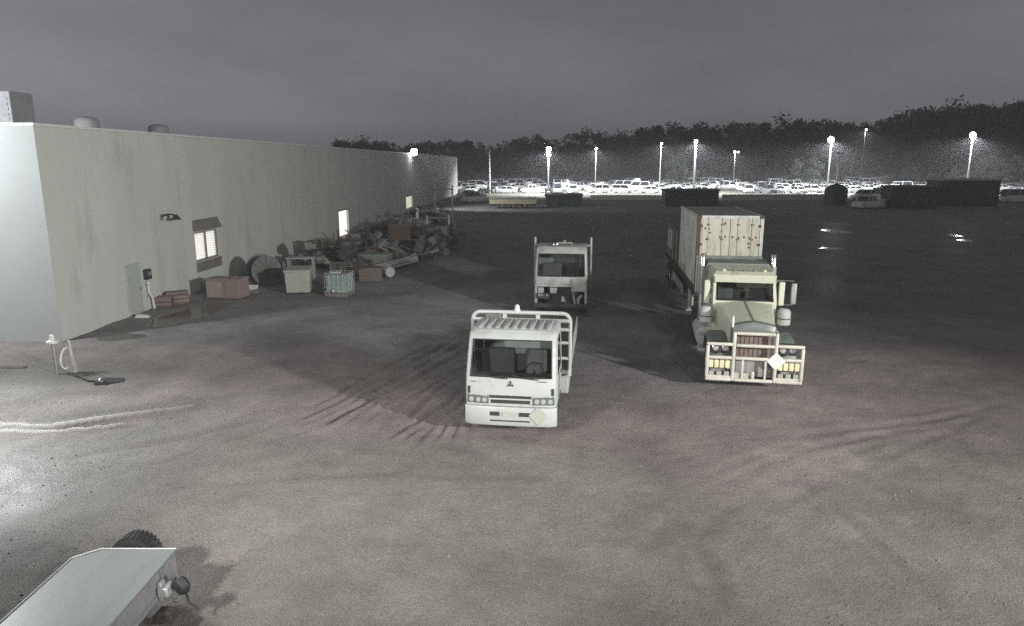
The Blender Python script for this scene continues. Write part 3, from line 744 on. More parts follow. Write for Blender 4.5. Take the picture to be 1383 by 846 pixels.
b = MB(); b.hexa([(0, .1, .68), (.2, .1, .66), (.2, .3, .66), (0, .3, .68), (.03, .1, .9), (.14, .1, .88), (.14, .3, .88), (.03, .3, .9)]); b.build('battery', M['dull_white'], t2, bevel=.02)
b = MB(); b.tube([(.5, .05, 1.15), (.52, 0, .9), (.58, .05, .6)], .05); b.tube([(.85, .1, .95), (.7, .05, .8), (.72, .1, .55)], .07); b.build('hoses', M['greengrey'], t2)
for x in (-.86, -.76, -.56):
    b = MB(); b.lathe([(.005, 0), (.05, .006), (.06, .03), (.06, .08)], 12, T(x, .0, .93, 0, R(-90))); b.build('headlight', M['chrome'], t2)
b = MB(); b.box(-1.02, -.45, .05, .12, .8, 1.02); b.build('headlight_frame', M['dark'], t2)
b = MB(); b.box(-1.1, 1.1, .02, .12, .42, .62); b.build('bumper', M['chassis'], t2, bevel=.03)
b = MB()
for x in (-.42, .42): b.box(x-.05, x+.05, .3, 7.5, .66, .9)
b.tube([(-.95, 1.2, .45), (.95, 1.2, .45)], .06); b.tube([(-.95, 5.4, .45), (.95, 5.4, .45)], .08); b.box(-.32, .32, .5, 1.7, .5, .95)
b.build('chassis', M['chassis'], t2)
for x in (-.9, .9): wheel(t2, x, 1.2, .45, .26); wheel(t2, x, 5.4, .45, .5)
b = MB(); b.box(-1.2, 1.2, 2.1, 7.6, 1.0, 1.12); b.build('tray_deck', M['greywood'], t2)
b = MB(); b.tube([(-1.2, 2.14, 1.0), (-1.2, 2.14, 3.1)], .05); b.tube([(1.2, 2.14, 1.0), (1.2, 2.14, 3.1)], .05); b.tube([(-1.2, 2.14, 2.75), (1.2, 2.14, 2.75)], .05); b.build('headboard', M['dull_white'], t2)
b = MB(); b.tube([(-.25, .9, 2.9), (-.25, .9, 2.98), (.4, .9, 3.0), (.4, .9, 2.9)], .035); b.lathe([(.07, 0), (.07, .1), (.02, .14)], 10, T(.1, .9, 2.98)); b.build('roof_bar', M['dull_white'], t2)
for x in (-.32, -.18):
    b = MB(); b.lathe([(.005, 0), (.05, .006), (.055, .05)], 10, T(x, .5, 2.95, 0, R(-90))); b.build('roof_lamp', M['chrome'], t2)

# ------------------------------------------------------------------ bonneted prime mover
kw = thing('prime_mover', 'cream long-nosed truck with bull bar and white diamond placard', 'truck', (6.62, 18.45, 0), R(-10.5))
bb = MB(); q = .048
def bar(b, x0, z0, x1, z1, y=0.0, q=.047):
    if abs(x1-x0) > abs(z1-z0): b.box(min(x0, x1), max(x0, x1), y-q, y+q, z0-q, z0+q)
    else: b.box(x0-q, x0+q, y-q, y+q, min(z0, z1), max(z0, z1))
for z in (.36, 1.36): bar(bb, -1.28, z, -.585, z); bar(bb, .585, z, 1.28, z)
bar(bb, -1.24, .98, -.585, .98); bar(bb, .585, .98, 1.24, .98)
for x in (-1.24, 1.24): bar(bb, x, .4, x, 1.32)
for x in (-.55, .55): bar(bb, x, .32, x, 1.72)
for z in (1.68, 1.34, .98, .36): bar(bb, -.51, z, .51, z)
bar(bb, -.02, .4, -.02, .62)
bbo = bb.build('bull_bar', M['alloy'], kw, bevel=.034, seg=3)
b = MB()
for x in (-.7, -.55, .55, .7): b.box(x-.02, x+.02, .04, .6, .5, .62)
b.build('bracket', M['chassis'], bbo)
b = MB(); b.box(-1.15, 1.15, .2, .3, .4, .95); b.build('bumper', M['steel'], kw, bevel=.03)
for x0, x1 in ((-1.2, -.59), (.59, 1.2)):
    b = MB(); b.box(x0, x1, -.012, .012, .39, .47); b.build('infill_plate', M['alloy'], bbo)
for x in (-.3, .3):
    b = MB(); b.box(x-.03, x+.03, -.03, .03, .41, .93); b.build('infill_bar', M['alloy'], bbo, bevel=.01)
b = MB(); b.box(-.5, -.12, .02, .06, .4, .56); b.build('number_plate', M['plate'], kw)
for x0 in (-1.2, .62):
    for k in range(4):
        b = MB(); b.box(x0+k*.145, x0+k*.145+.125, -.02, .1, .68, .9); b.build('driving_light', M['amber'], kw, bevel=.02)
    for k in range(3):
        b = MB(); b.box(x0+.02+k*.2, x0+.16+k*.2, 0.0, .08, .45, .58); b.build('fog_light', M['binpale'], kw, bevel=.015)
for s in (-1, 1):
    b = MB(); b.box(s*.9-.26, s*.9+.26, .22, .5, 1.05, 1.34); h_ = b.build('headlight', M['dark'], kw, bevel=.04)
    for x in (.76, 1.02):
        c_ = MB(); c_.lathe([(.005, 0), (.07, .008), (.09, .03), (.09, .06)], 16, T(s*x, .185, 1.2, 0, R(-90))); c_.build('lamp', M['lens'], h_)
    # mudguard arcs over the steer wheels
    b = MB(); prof = []
    for k in range(9):
        a = math.pi*(.02 + .9*k/8); prof.append((1.25 - .78*math.cos(a), .62 + .82*math.sin(a)))
    inn = [(1.25 - .7*math.cos(math.pi*(.02+.9*k/8)), .62 + .74*math.sin(math.pi*(.02+.9*k/8))) for k in range(9)][::-1]
    b.loft([[(s*.55, y, z) for y, z in prof+inn], [(s*1.1, y, z) for y, z in prof+inn], [(s*1.2, y, z-.1) for y, z in prof+inn]])
    b.build('mudguard', M['fender'], kw)
    wheel(kw, s*1.02, 1.25, .52, .3, 'galv')
    for y in (5.6, 6.95): wheel(kw, s*.93, y, .52, .56, 'galv')
    # air cleaner, mirror, stack, tank
    b = MB(); b.lathe([(.1, 0), (.19, .05), (.19, .2), (.2, .2), (.2, .26), (.19, .26), (.19, .44), (.12, .52)], 18, T(s*1.14, 2.35, 1.42)); ac = b.build('air_cleaner', M['truck_white'], kw)
    b = MB(); b.lathe([(.205, .0), (.205, .03)], 18, T(s*1.14, 2.35, 1.64)); b.build('band', M['dark'], ac)
    b = MB(); b.box(s*1.1-.085, s*1.1+.085, 2.75, 2.83, 1.95, 2.68); mi_ = b.build('mirror', M['cream'], kw, bevel=.03)
    for za_, zb_ in ((2.68, 2.7), (1.95, 1.94)):
        b = MB(); b.tube([(s*.9, 2.95, za_), (s*1.1, 2.8, zb_)], .015, 6); b.build('arm', M['steel'], mi_)
    b = MB(); b.tube([(s*1.12, 4.55, .9), (s*1.12, 4.55, 3.12), (s*1.12, 4.62, 3.26)], .085, 12); st = b.build('exhaust_stack', M['chrome'], kw)
    b = MB(); b.lathe([(.11, 0), (.11, 1.0)], 12, T(s*1.12, 4.55, 1.9)); b.build('heat_shield', M['steel'], st)
    b = MB(); b.tube([(s*1.0, 3.3, .75), (s*1.0, 4.9, .75)], .33, 18); b.build('fuel_tank', M['galv'], kw)
    b = MB(); b.box(s*1.08-.2, s*1.08+.2, 2.55, 3.1, .45, .56); b.box(s*1.08-.2, s*1.08+.2, 2.6, 3.1, .85, .93); b.build('step', M['galv'], kw, bevel=.01)
b = MB(); b.box(1.36, 1.53, 2.72, 2.8, 2.0, 2.66); mi_ = b.build('mirror', M['steel'], kw, bevel=.05)
for za_, zb_ in ((2.7, 2.72), (1.96, 1.98)):
    b = MB(); b.tube([(.9, 2.95, za_), (1.44, 2.78, zb_)], .014, 6); b.build('arm', M['steel'], mi_)
# bonnet: dark radiator shell in front, cream top behind, butterfly crease in the middle
def bon(f, y, hw_, zc_, ze): return [(-hw_, y, 1.0), (-hw_*1.0, y, ze-.12), (-hw_*.93, y, ze), (-hw_*.45, y, (ze+zc_)/2+.01), (0, y, zc_), (hw_*.45, y, (ze+zc_)/2+.01), (hw_*.93, y, ze), (hw_, y, ze-.12), (hw_, y, 1.0)]
b = MB(); b.loft([bon(0, .52, .6, 1.93, 1.83), bon(0, 1.2, .67, 1.99, 1.9), bon(0, 2.55, .86, 2.11, 2.05)]); hd = b.build('bonnet', M['cream'], kw)
b = MB(); b.box(-.012, .012, .54, 2.5, -.01, .012, Matrix.Translation((0, 0, 0))); bv = [(x, y, z + 1.93 + (y-.52)*.0887) for x, y, z in b.v]; b.v = bv; b.build('crease', M['greengrey'], hd)
b = MB(); b.loft([bon(0, .3, .56, 1.8, 1.7), bon(0, .36, .6, 1.93, 1.82), bon(0, .515, .605, 1.945, 1.84)]); rs = b.build('radiator_shell', M['fender'], kw)
b = MB(); b.box(-.5, .5, .265, .295, .7, 1.66); g_ = b.build('radiator', M['radiator'], kw)
for k in range(9):
    b = MB(); b.box(-.48+k*.12-.006, -.48+k*.12+.006, .25, .263, .72, 1.64); b.build('fin', M['rust'], g_)
b = MB(); b.lathe([(.03, 0), (.035, .16), (.02, .3), (.005, .32)], 8, T(-.58, .3, 1.78)); b.build('marker_post', M['sign_white'], kw)
# placard
b = MB(); b.add([(0, 0, -.25), (.25, 0, 0), (0, 0, .25), (-.25, 0, 0), (0, .012, -.25), (.25, .012, 0), (0, .012, .25), (-.25, .012, 0)], [(0, 1, 2, 3), (7, 6, 5, 4), (0, 4, 5, 1), (1, 5, 6, 2), (2, 6, 7, 3), (3, 7, 4, 0)], T(.56, -.06, .95)); b.build('hazard_placard', M['sign_white'], kw)
# cab
b = MB(); ring = lambda z, y0_, hw_: [(-hw_, y0_, z), (hw_, y0_, z), (hw_+.03, 4.35, z), (-hw_-.03, 4.35, z)]
b.add(ring(.95, 2.5, .9) + ring(2.1, 2.5, .93), [(0, 1, 5, 4), (1, 2, 6, 5), (2, 3, 7, 6), (3, 0, 4, 7), (3, 2, 1, 0)])
b.add(ring(2.68, 2.78, .91) + ring(2.86, 2.74, .93) + ring(2.95, 2.95, .84), [(0, 1, 5, 4), (1, 2, 6, 5), (2, 3, 7, 6), (3, 0, 4, 7), (4, 5, 9, 8), (5, 6, 10, 9), (6, 7, 11, 10), (7, 4, 8, 11), (8, 9, 10, 11)])
for s in (-1, 1):
    b.hexa([(s*.93, 2.5, 2.1), (s*.83, 2.5, 2.1), (s*.85, 2.62, 2.1), (s*.95, 2.7, 2.1), (s*.91, 2.78, 2.68), (s*.83, 2.78, 2.68), (s*.85, 2.88, 2.68), (s*.93, 2.95, 2.68)])
    b.hexa([(s*.94, 3.6, 2.1), (s*.88, 3.6, 2.1), (s*.88, 4.35, 2.1), (s*.96, 4.35, 2.1), (s*.93, 3.6, 2.68), (s*.88, 3.6, 2.68), (s*.88, 4.35, 2.68), (s*.95, 4.35, 2.68)])
b.box(-.9, .9, 4.3, 4.35, 2.1, 2.68)
b.build('cab', M['cream'], kw, smooth=False)
b = MB(); b.add([(-.84, 2.53, 2.1), (.84, 2.53, 2.1), (.84, 2.8, 2.68), (-.84, 2.8, 2.68)], [(0, 1, 2, 3)]); wsn = b.build('windscreen', M['wglass'], kw)
b = MB(); b.tube([(-.84, 2.515, 2.11), (.84, 2.515, 2.11), (.83, 2.785, 2.67), (-.83, 2.785, 2.67), (-.84, 2.515, 2.11)], .018, 6); b.build('seal', M['dark'], wsn)
b = MB(); b.box(-.01, .01, 2.5, 2.54, -.0, .001)
for s in (-1, 1):
    b = MB(); b.add([(s*.93, 2.72, 2.1), (s*.93, 3.6, 2.1), (s*.92, 3.6, 2.68), (s*.92, 2.95, 2.68)], [(0, 1, 2, 3)]); b.build('side_window', M['wglass'], kw)
    b = MB(); b.box(s*.5-.25, s*.5+.25, 3.3, 3.5, 1.5, 2.35); b.box(s*.5-.25, s*.5+.25, 2.95, 3.4, 1.4, 1.6); b.build('seat', M['seat'], kw, bevel=.06)
b = MB(); b.box(-.85, .85, 2.6, 2.85, 1.9, 2.12); b.build('dashboard', M['interior'], kw, bevel=.04)
b = MB(); b.prism([(2.58, 2.66), (2.74, 2.84), (2.76, 2.84), (2.62, 2.66)], -.9, .9); b.build('sun_visor', M['cream'], kw, bevel=.008)
for x in (-.6, -.3, 0, .3, .6):
    b = MB(); b.lathe([(.05, 0), (.05, .04), (.02, .07)], 8, T(x, 2.95, 2.95)); b.build('roof_marker', M['amber'] if abs(x) > .4 else M['greengrey'], kw)
# sleeper box behind the cab
b = MB(); b.loft([[(-1.1, 4.38, 1.0), (1.1, 4.38, 1.0), (1.1, 4.38, 2.75), (.95, 4.38, 3.0), (-.95, 4.38, 3.0), (-1.1, 4.38, 2.75)], [(-1.1, 5.1, 1.0), (1.1, 5.1, 1.0), (1.1, 5.1, 2.8), (.95, 5.1, 3.05), (-.95, 5.1, 3.05), (-1.1, 5.1, 2.8)]]); b.build('sleeper', M['greengrey'], kw)
b = MB()
for x in (-.42, .42): b.box(x-.05, x+.05, .4, 7.8, .72, .98)
b.tube([(-1.0, 1.25, .52), (1.0, 1.25, .52)], .07)
for y in (5.6, 6.95): b.tube([(-.95, y, .52), (.95, y, .52)], .1)
b.box(-.35, .35, .5, 2.4, .55, 1.0); b.box(-.5, .5, 5.9, 6.8, .98, 1.15)
b.build('chassis', M['chassis'], kw)

# ------------------------------------------------------------------ trailer, container and rear load
tr = thing('semi_trailer', 'long dark flat semi-trailer coupled behind the cream truck carrying the container', 'trailer', (8.22, 26.35, 0), R(-7))
b = MB(); b.box(-1.22, 1.22, 0, 12.6, 1.22, 1.38); b.build('deck', M['chassis'], tr)
b = MB()
for x in (-.5, .5): b.box(x-.07, x+.07, .2, 12.4, .85, 1.215)
b.build('rail', M['chassis'], tr)
hb_ = MB(); hb_.box(-1.22, 1.22, -.02, .06, 1.385, 2.78); hbo = hb_.build('headboard', M['greengrey'], tr, bevel=.015)
for k in range(6):
    x = -1.1 + k*.44
    b = MB(); b.box(x-.04, x+.04, -.06, -.022, 1.39, 2.72); b.build('stiffener', M['greengrey'], hbo)
for y in (8.6, 9.85, 11.1):
    for x in (-.95, .95): wheel(tr, x, y, .5, .5, 'steel')
for x in (-1.0, 1.0):
    b = MB(); b.box(x-.06, x+.06, 3.0, 3.14, .1, 1.2); b.box(x-.14, x+.14, 2.92, 3.22, .03, .1); b.build('landing_leg', M['galv'], tr)
    b = MB(); b.box(x*1.2-.02, x*1.2+.02, 4.0, 8.0, .6, 1.0); b.build('side_guard', M['galv'], tr)
    b = MB(); b.box(x*1.2-.03, x*1.2+.03, .5, .6, .7, 1.2); b.build('side_marker', M['plate'], tr)
CZ = 1.39; CH = 2.9
ct = thing('shipping_container', 'rust-streaked cream shipping container with grey-green corrugated side on the trailer', 'container', (8.22+.16*math.sin(R(7)), 26.35+.16*math.cos(R(7)), CZ), R(-7))
LX, LY = 1.22, 6.06
def corrug(y0, y1, z0, z1, xo, s, pitch=.28, dep=.036):
    b = MB(); pts = []; y = y0
    while y < y1 - 1e-6:
        for dy, d in ((0, 0), (.3, 0), (.5, dep), (.8, dep)):
            yy = min(y + dy*pitch, y1); pts.append((yy, d))
        y += pitch
    pts.append((y1, 0))
    vs = []; fs = []
    for yy, d in pts: vs += [(xo - s*d, yy, z0), (xo - s*d, yy, z1)]
    for i in range(len(pts)-1): fs.append((2*i, 2*i+2, 2*i+3, 2*i+1))
    b.add(vs, fs); return b
for s in (-1, 1): corrug(.12, LY-.12, .16, CH-.1, s*(LX-.03), s).build('side_panel', M['container_side'], ct, smooth=False)
b = MB()
pts = []
for s in (-1, 1):
    for y in (0, LY):
        ya, yb = (0, .12) if y == 0 else (LY-.12, LY)
        p_ = MB(); p_.box(s*LX-(.13 if s > 0 else 0), s*LX+(.0 if s > 0 else .13), ya, yb, .118, CH-.118); p_.build('corner_post', M['rust'] if s < 0 or y else M['container_side'], ct, bevel=.01)
        for z in (0, CH-.115):
            p_ = MB(); p_.box(s*LX-(.17 if s > 0 else -.0)+(.004*s), s*LX+(.0 if s > 0 else .17)+(.004*s), ya-.004 if y == 0 else yb-.17, ya+.17 if y == 0 else yb+.004, z, z+.115); p_.build('corner_casting', M['rust'], ct, bevel=.008)
    p_ = MB(); p_.box(s*LX-(.08 if s > 0 else 0), s*LX+(0 if s > 0 else .08), .18, LY-.18, CH-.1, CH-.01); p_.build('top_rail', M['container_side'], ct)
    p_ = MB(); p_.box(s*LX-(.08 if s > 0 else 0), s*LX+(0 if s > 0 else .08), .18, LY-.18, .0, .155); p_.build('bottom_rail', M['rust'], ct)
p_ = MB(); p_.box(-1.05, 1.05, .002, .1, CH-.12, CH-.01); p_.build('header', M['container_side'], ct)
p_ = MB(); p_.box(-1.05, 1.05, .002, .1, 0.0, .14); p_.build('sill', M['rust'], ct)
p_ = MB(); p_.box(-1.14, 1.14, .1, LY-.05, CH-.05, CH-.02); p_.build('roof', M['greengrey'], ct)
for s, (x0, x1) in ((-1, (-1.08, -.012)), (1, (.012, 1.08))):
    p_ = MB(); p_.box(x0, x1, .03, .07, .145, CH-.125); dr = p_.build('door', M['container_front'], ct)
    for k in range(3):
        h0 = .2 + k*.86
        q_ = MB(); q_.box(x0+.06, x1-.06, .018, .029, h0, h0+.78); q_.build('door_panel', M['container_front'], dr, bevel=.008)
    for x in (x0+.28*1.0, x1-.28):
        q_ = MB(); q_.tube([(x, -.005, .08), (x, -.005, CH-.06)], .013, 8); lb = q_.build('locking_bar', M['container_front'], dr)
    q_ = MB()
    for z in (.5, 1.25, 2.0, 2.55):
        for x in (x0+.28, x1-.28): q_.box(x-.05, x+.05, -.012, .017, z-.03, z+.03)
    for x in (x0+.28, x1-.28): q_.box(x-.02, x+.22, -.03, -.02, 1.03, 1.06)
    q_.build('lock_bracket', M['rust'], dr)
    q_ = MB()
    xe = x0 if s < 0 else x1
    for z in (.4, 1.1, 1.8, 2.5): q_.box(xe-.05, xe+.05, .0, .028, z-.05, z+.05)
    q_.build('hinge', M['rust'], dr)
    for x, z in (((.1, 2.08), (.32, 2.06), (.52, 2.09), (.72, 2.06), (.95, 2.08), (.72, 1.7), (.7, 1.84)) if s > 0 else ((-.92, 2.4), (-.78, 2.38), (-.74, 2.24), (-.86, 2.0), (-.3, 2.32), (-.36, 2.08), (-.18, 2.1), (-.2, 2.6))):
        q_ = MB(); q_.lathe([(.005, 0), (.04, .004), (.045, .012)], 8, T(x, .01, z, 0, R(-90))); q_.build('rust_spot', M['rust'], dr)
# dull box load on the trailer's tail, canvas-edged
lb = thing('cargo_box', 'dull dark crate load with pale strip on the trailer behind the container', 'crate', (8.22+6.7*math.sin(R(7)), 26.35+6.7*math.cos(R(7)), 1.39), R(-7))
b = MB(); b.box(-1.18, 1.18, 0, 5.2, .05, 1.75); b.build('body', M['darkbox'], lb, bevel=.04)
for y in (.5, 2.0, 3.5, 4.7):
    b = MB(); b.box(-1.215, -1.185, y-.06, y+.06, .08, 1.7); b.build('batten', M['dull_white'], lb)
b = MB(); b.box(-1.24, -1.19, 2.6, 4.4, .5, 1.5); b.build('side_panel', M['galv'], lb, bevel=.01)
for y in (.3, 2.5, 4.8):
    b = MB(); b.box(-1.1, 1.1, y-.07, y+.07, 0, .05); b.build('bearer', M['greywood'], lb)

# ------------------------------------------------------------------ near corner: grey-lidded box trailer below the camera
bt = thing('box_trailer', 'grey-white flat-lidded box trailer below the camera, only its near end in view', 'trailer', (-5.41, 9.0, 0), 0)
b = MB(); b.loft([[(-.67, -4.2, z), (.64, -4.2, z), (.64, -.0, z), (-.4, -.0, z), (-.67, -.23, z)] for z in (.42, .82)]); b.build('body', M['lidside'], bt, bevel=.012)
b = MB(); b.loft([[(-.69, -4.25, z), (.655, -4.25, z), (.655, .015, z), (-.415, .015, z), (-.69, -.22, z)] for z in (.822, .855)]); lid = b.build('lid', M['lid'], bt, bevel=.01)
b = MB(); b.tube([(-.69, -4.2, .86), (-.69, -.22, .86), (-.415, .015, .86), (.65, .015, .86)], .01, 6); b.build('lip', M['galv'], lid)
b = MB()
for x in (-.5, .5): b.box(x-.04, x+.04, -4.1, .1, .3, .415)
b.tube([(-.7, -2.2, .33), (.7, -2.2, .33)], .04); b.box(-.45, .45, .1, .18, .3, .4); b.build('frame', M['chassis'], bt)
for x in (-.8, .8): wheel(bt, x, -2.2, .33, .2)
o_ = wheel(bt, -.06, .28, .33, .28, 'dark', .6); o_.name = 'spare_wheel'; o_.rotation_euler = (0, 0, R(84))
b = MB(); b.tube([(-.06, .1, .35), (-.06, .2, .35), (-.06, .28, .6)], .03); b.build('spare_bracket', M['steel'], bt)
for y in (-.2, -.75, -1.3, -1.85, -2.4):
    b = MB(); b.lathe([(.005, .018), (.022, .016), (.026, 0)], 8, T(.64, y, .74, 0, 0, R(90))); b.build('bolt', M['steel'], bt)
for y in (-.42, -1.6):
    b = MB(); b.box(.641, .662, y-.05, y+.05, .68, .83); la_ = b.build('latch', M['steel'], bt, bevel=.005)
b = MB(); b.box(.641, .65, -2.9, -.06, .5, .53); b.build('side_rib', M['lidside'], bt)
b = MB()
for k in range(30):
    for sx in (-.075, .075): b.box(sx-.05, sx+.05, -.02, .02, .322, .342, T(0, 0, 0, 0, R(12*k + (6 if sx > 0 else 0))))
tr_ = b.build('tread', M['rubber'], o_); tr_['kind'] = 'stuff'
b = MB(); b.box(.3, .45, .02, .3, .5, .68); b.build('coupling', M['dark'], bt, bevel=.03)
b = MB(); b.box(.66, .8, -.62, -.42, .5, .64); b.box(.645, .7, -.58, -.46, .44, .7); b.build('bracket', M['galv'], bt, bevel=.015)
b = MB(); b.lathe([(.02, -.07), (.11, -.06), (.135, -.01), (.135, .03), (.1, .07), (.02, .08)], 16, T(.93, -.5, .62, R(-30), R(-80))); b.build('round_lamp', M['dark'], bt)
b = MB(); b.tube([(.72, -.5, .55), (.93, -.46, .6)], .02); b.tube([(.95, -.46, .55), (1.02, -.5, .35), (1.12, -.45, .22)], .018); b.build('lamp_stalk', M['chassis'], bt)
b = MB(); b.hexa([(.68, -.85, .28), (.95, -.85, .28), (.95, -.62, .28), (.68, -.62, .28), (.72, -.82, .42), (.92, -.82, .42), (.92, -.66, .42), (.72, -.66, .42)]); b.build('step', M['chassis'], bt, bevel=.02)

# ------------------------------------------------------------------ things by the shed's corner
p = GP(77, 505)
t = thing('bollard', 'thin grey post with a white cap standing at the shed corner', 'post', (p.x, p.y, 0))
b = MB(); b.tube([(0, 0, -.05), (0, 0, .95)], .05, 10); b.build('post', M['steel'], t)
b = MB(); b.lathe([(.05, .93), (.17, .96), (.17, 1.02), (.08, 1.06), (.06, 1.2), (.02, 1.22)], 14); b.build('cap', M['sign_white'], t)
p = GP(97, 503)
t = thing('tap_stand', 'pale leaning standpipe wrapped with white hose beside the capped post', 'standpipe', (p.x, p.y, 0))
b = MB(); b.tube([(.1, 0, -.05), (.06, 0, .5), (.02, .02, 1.0)], [.06, .05, .04], 8); b.build('pipe', M['alloy'], t)
b = MB(); b.hexa([(-.14, -.1, .0), (.2, -.1, 0), (.2, .1, 0), (-.14, .1, 0), (-.1, -.08, .48), (.1, -.08, .52), (.1, .08, .52), (-.1, .08, .48)]); b.build('wrap', M['concrete'], t, bevel=.04)
b = MB(); b.tube([(-.12+.16*math.cos(a)*(1 if k < 40 else .9), .09*math.sin(a), .42+.3*math.sin(a)+.02*k/40) for k, a in [(k, 2*math.pi*k/16) for k in range(40)]], .025, 6); b.build('hose_coil', M['sign_white'], t)
b = MB(); b.tube([(.02, .02, .95), (-.1, -.04, .95), (-.14, -.05, .85)], .025, 6); b.build('spout', M['chrome'], t)
h0, h1 = GP(100, 508), GP(140, 517)
b = MB(); b.tube([(h0.x, h0.y, .03), (h0.x+.35, h0.y-.2, .03), (h1.x-.5, h1.y+.1, .03), (h1.x, h1.y, .04), (h1.x+.25, h1.y+.15, .03)], .035, 8)
tag(b.build('hose', M['dark']), 'dark hose trailing over the sandy ground from the standpipe', 'hose')
t = thing('drain_cover', 'dark lifted metal plate with bright edge at the hose end', 'metal plate', (h1.x+.1, h1.y, 0), R(15))
b = MB(); b.hexa([(-.28, -.2, .0), (.45, -.1, .0), (.4, .28, .0), (-.2, .3, .0), (-.28, -.2, .09), (.45, -.1, .03), (.4, .28, .03), (-.2, .3, .09)]); b.build('plate', M['dark'], t, bevel=.01)
b = MB(); b.lathe([(.08, .0), (.09, .06), (.05, .1)], 10, T(-.1, -.12, .08)); b.build('knob', M['chrome'], t)
p = GP(15, 497)
b = MB(); b.hexa([(-1.3, -.12, 0), (.45, -.1, 0), (.45, .1, 0), (-1.3, .12, 0), (-1.3, -.12, .07), (.45, -.08, .05), (.45, .1, .05), (-1.3, .12, .07)], T(p.x, p.y, 0.02))
tag(b.build('timber', M['brown']), 'dark length of timber lying on the sandy ground before the bright front wall', 'timber')
p = GP(193, 429)
b = MB(); b.hexa([(-.3, -.15, 0), (.3, -.15, 0), (.28, .15, 0), (-.3, .15, 0), (-.22, -.1, .14), (.2, -.1, .1), (.2, .1, .1), (-.2, .1, .15)], T(p.x, p.y, 0))
tag(b.build('foam_block', M['sign_white'], bevel=.03), 'small white block on the ground at the foot of the white pipe', 'block')
for k, (px, py, sc) in enumerate(((222, 414, .8), (240, 410, 1.0))):
    p = GP(px, py)
    t = thing('crate', ('low dull red crate by the wall beside the white bucket', 'taller dull red crate by the wall nearer the pink box')[k], 'crate', (p.x+.0, p.y, 0), R(12+k*20))
    b = MB(); b.box(-.45*sc, .45*sc, -.3, .3, .0, .5*sc); b.build('body', M['redbrown'], t, bevel=.02)
    b = MB(); b.box(-.47*sc, .47*sc, -.32, .32, .5*sc+.002, .5*sc+.05); b.build('rim', M['pinkred'], t)
    for z in (.12, .3):
        b = MB(); b.box(-.46*sc, .46*sc, -.315, -.302, z, z+.07); b.build('slat', M['pinkred'], t)
# pink two-part box
p = GP(303, 405)
t = thing('steel_box', 'pinkish red two-door steel box on the ground under the lit window', 'box', (p.x, p.y+.35, 0), R(-6))
b = MB(); b.box(-.82, .82, -.35, .6, .05, .92); b.build('body', M['pinkred'], t, bevel=.02)
b = MB(); b.box(-.8, -.06, -.375, -.352, .1, .86); b.build('door', M['pinkpale'], t, bevel=.01)
b = MB(); b.box(.1, .8, -.375, -.352, .1, .86); b.build('door', M['pinkred'], t, bevel=.01)
b = MB(); b.box(-.86, .86, -.4, .64, .922, .96); b.build('lid', M['pinkpale'], t)
b = MB(); b.box(-.7, -.5, -.3, .5, 0, .05); b.box(.5, .7, -.3, .5, 0, .05); b.build('skid', M['dark'], t)
p = GP(337, 397)
t = thing('white_panel', 'bright white tipped panel lying beside the pink box', 'panel', (p.x, p.y, 0), R(-8))
b = MB(); b.hexa([(-.42, -.02, .1), (.4, -.02, .25), (.42, .0, .25), (-.42, .0, .1), (-.42, .1, .42), (.4, .1, .42), (.42, .14, .42), (-.42, .14, .42)]); b.build('sheet', M['sign_white'], t)
b = MB(); b.box(-.35, .35, .06, .3, 0, .22); b.build('bearer', M['greywood'], t)

# cable reels
def reel(name, label, loc, rz, r, w_, flange='greywood', group='cable reels along the wall'):
    t = thing(name, label, 'cable reel', loc, rz, group)
    b = MB(); b.lathe([(r*.55, -w_/2), (r*.55, w_/2)], 20, T(0, 0, r, 0, 0, R(90))); b.build('drum', M['bluegrey'], t)
    for s in (-1, 1):
        b = MB(); b.lathe([(.06, -.03), (r, -.03), (r, .03), (.06, .03)], 26, T(s*w_/2, 0, r, 0, 0, R(90))); f_ = b.build('flange', M[flange], t)
        c_ = MB()
        for k in range(6): c_.box(-.02 if s < 0 else 0, .0 if s < 0 else .02, -.05, .05, -r*.92, r*.92, T(s*(w_/2+.032), 0, r, 0, R(30*k)))
        c_.build('batten', M['wood'], f_)
    return t
p = GP(352, 388)
reel('cable_reel', 'large pale timber cable reel standing on edge behind the white panel', (p.x-.1, p.y+.9, 0), R(-52), .78, .85, 'bluegrey')
p = GP(378, 376)
reel('cable_reel', 'smaller dull cable reel standing behind the pale bin', (p.x, p.y+.6, 0), R(20), .6, .6, 'bluegrey')
p = GP(372, 368)
t = thing('coil', 'pale coil of hose on the reel beside the pale bin', 'hose coil', (p.x, p.y-.6, 0))
b = MB()
for z in (.1, .28, .46): b.tube([((.34)*math.cos(a), .34*math.sin(a), z) for a in [2*math.pi*k/18 for k in range(19)]], .09, 8)
b.build('coil', M['dull_white'], t)
b = MB(); b.box(-.45, .45, -.45, .45, -.02, .03); b.build('base', M['greywood'], t)
# pale bin
p = GP(401, 398)
t = thing('storage_bin', 'pale grey-green lidded bin, left of the glinting glassy bin', 'bin', (p.x, p.y+.5, 0), R(8))
b = MB(); b.hexa([(-.55, -.5, .08), (.55, -.5, .08), (.55, .5, .08), (-.55, .5, .08), (-.6, -.55, 1.1), (.6, -.55, 1.1), (.6, .55, 1.1), (-.6, .55, 1.1)]); b.build('body', M['binpale'], t, bevel=.03)
b = MB(); b.hexa([(-.64, -.6, 1.102), (.64, -.6, 1.102), (.64, .6, 1.102), (-.64, .6, 1.102), (-.62, -.56, 1.19), (.62, -.56, 1.19), (.62, .58, 1.26), (-.62, .58, 1.26)]); b.build('lid', M['binpale'], t, bevel=.02)
b = MB(); b.box(-.58, .58, -.575, -.54, .62, .68); b.build('rib', M['binpale'], t)
b = MB(); b.box(-.4, -.25, -.4, .4, 0, .08); b.box(.25, .4, -.4, .4, 0, .08); b.build('skid', M['dark'], t)
p = GP(425, 372)
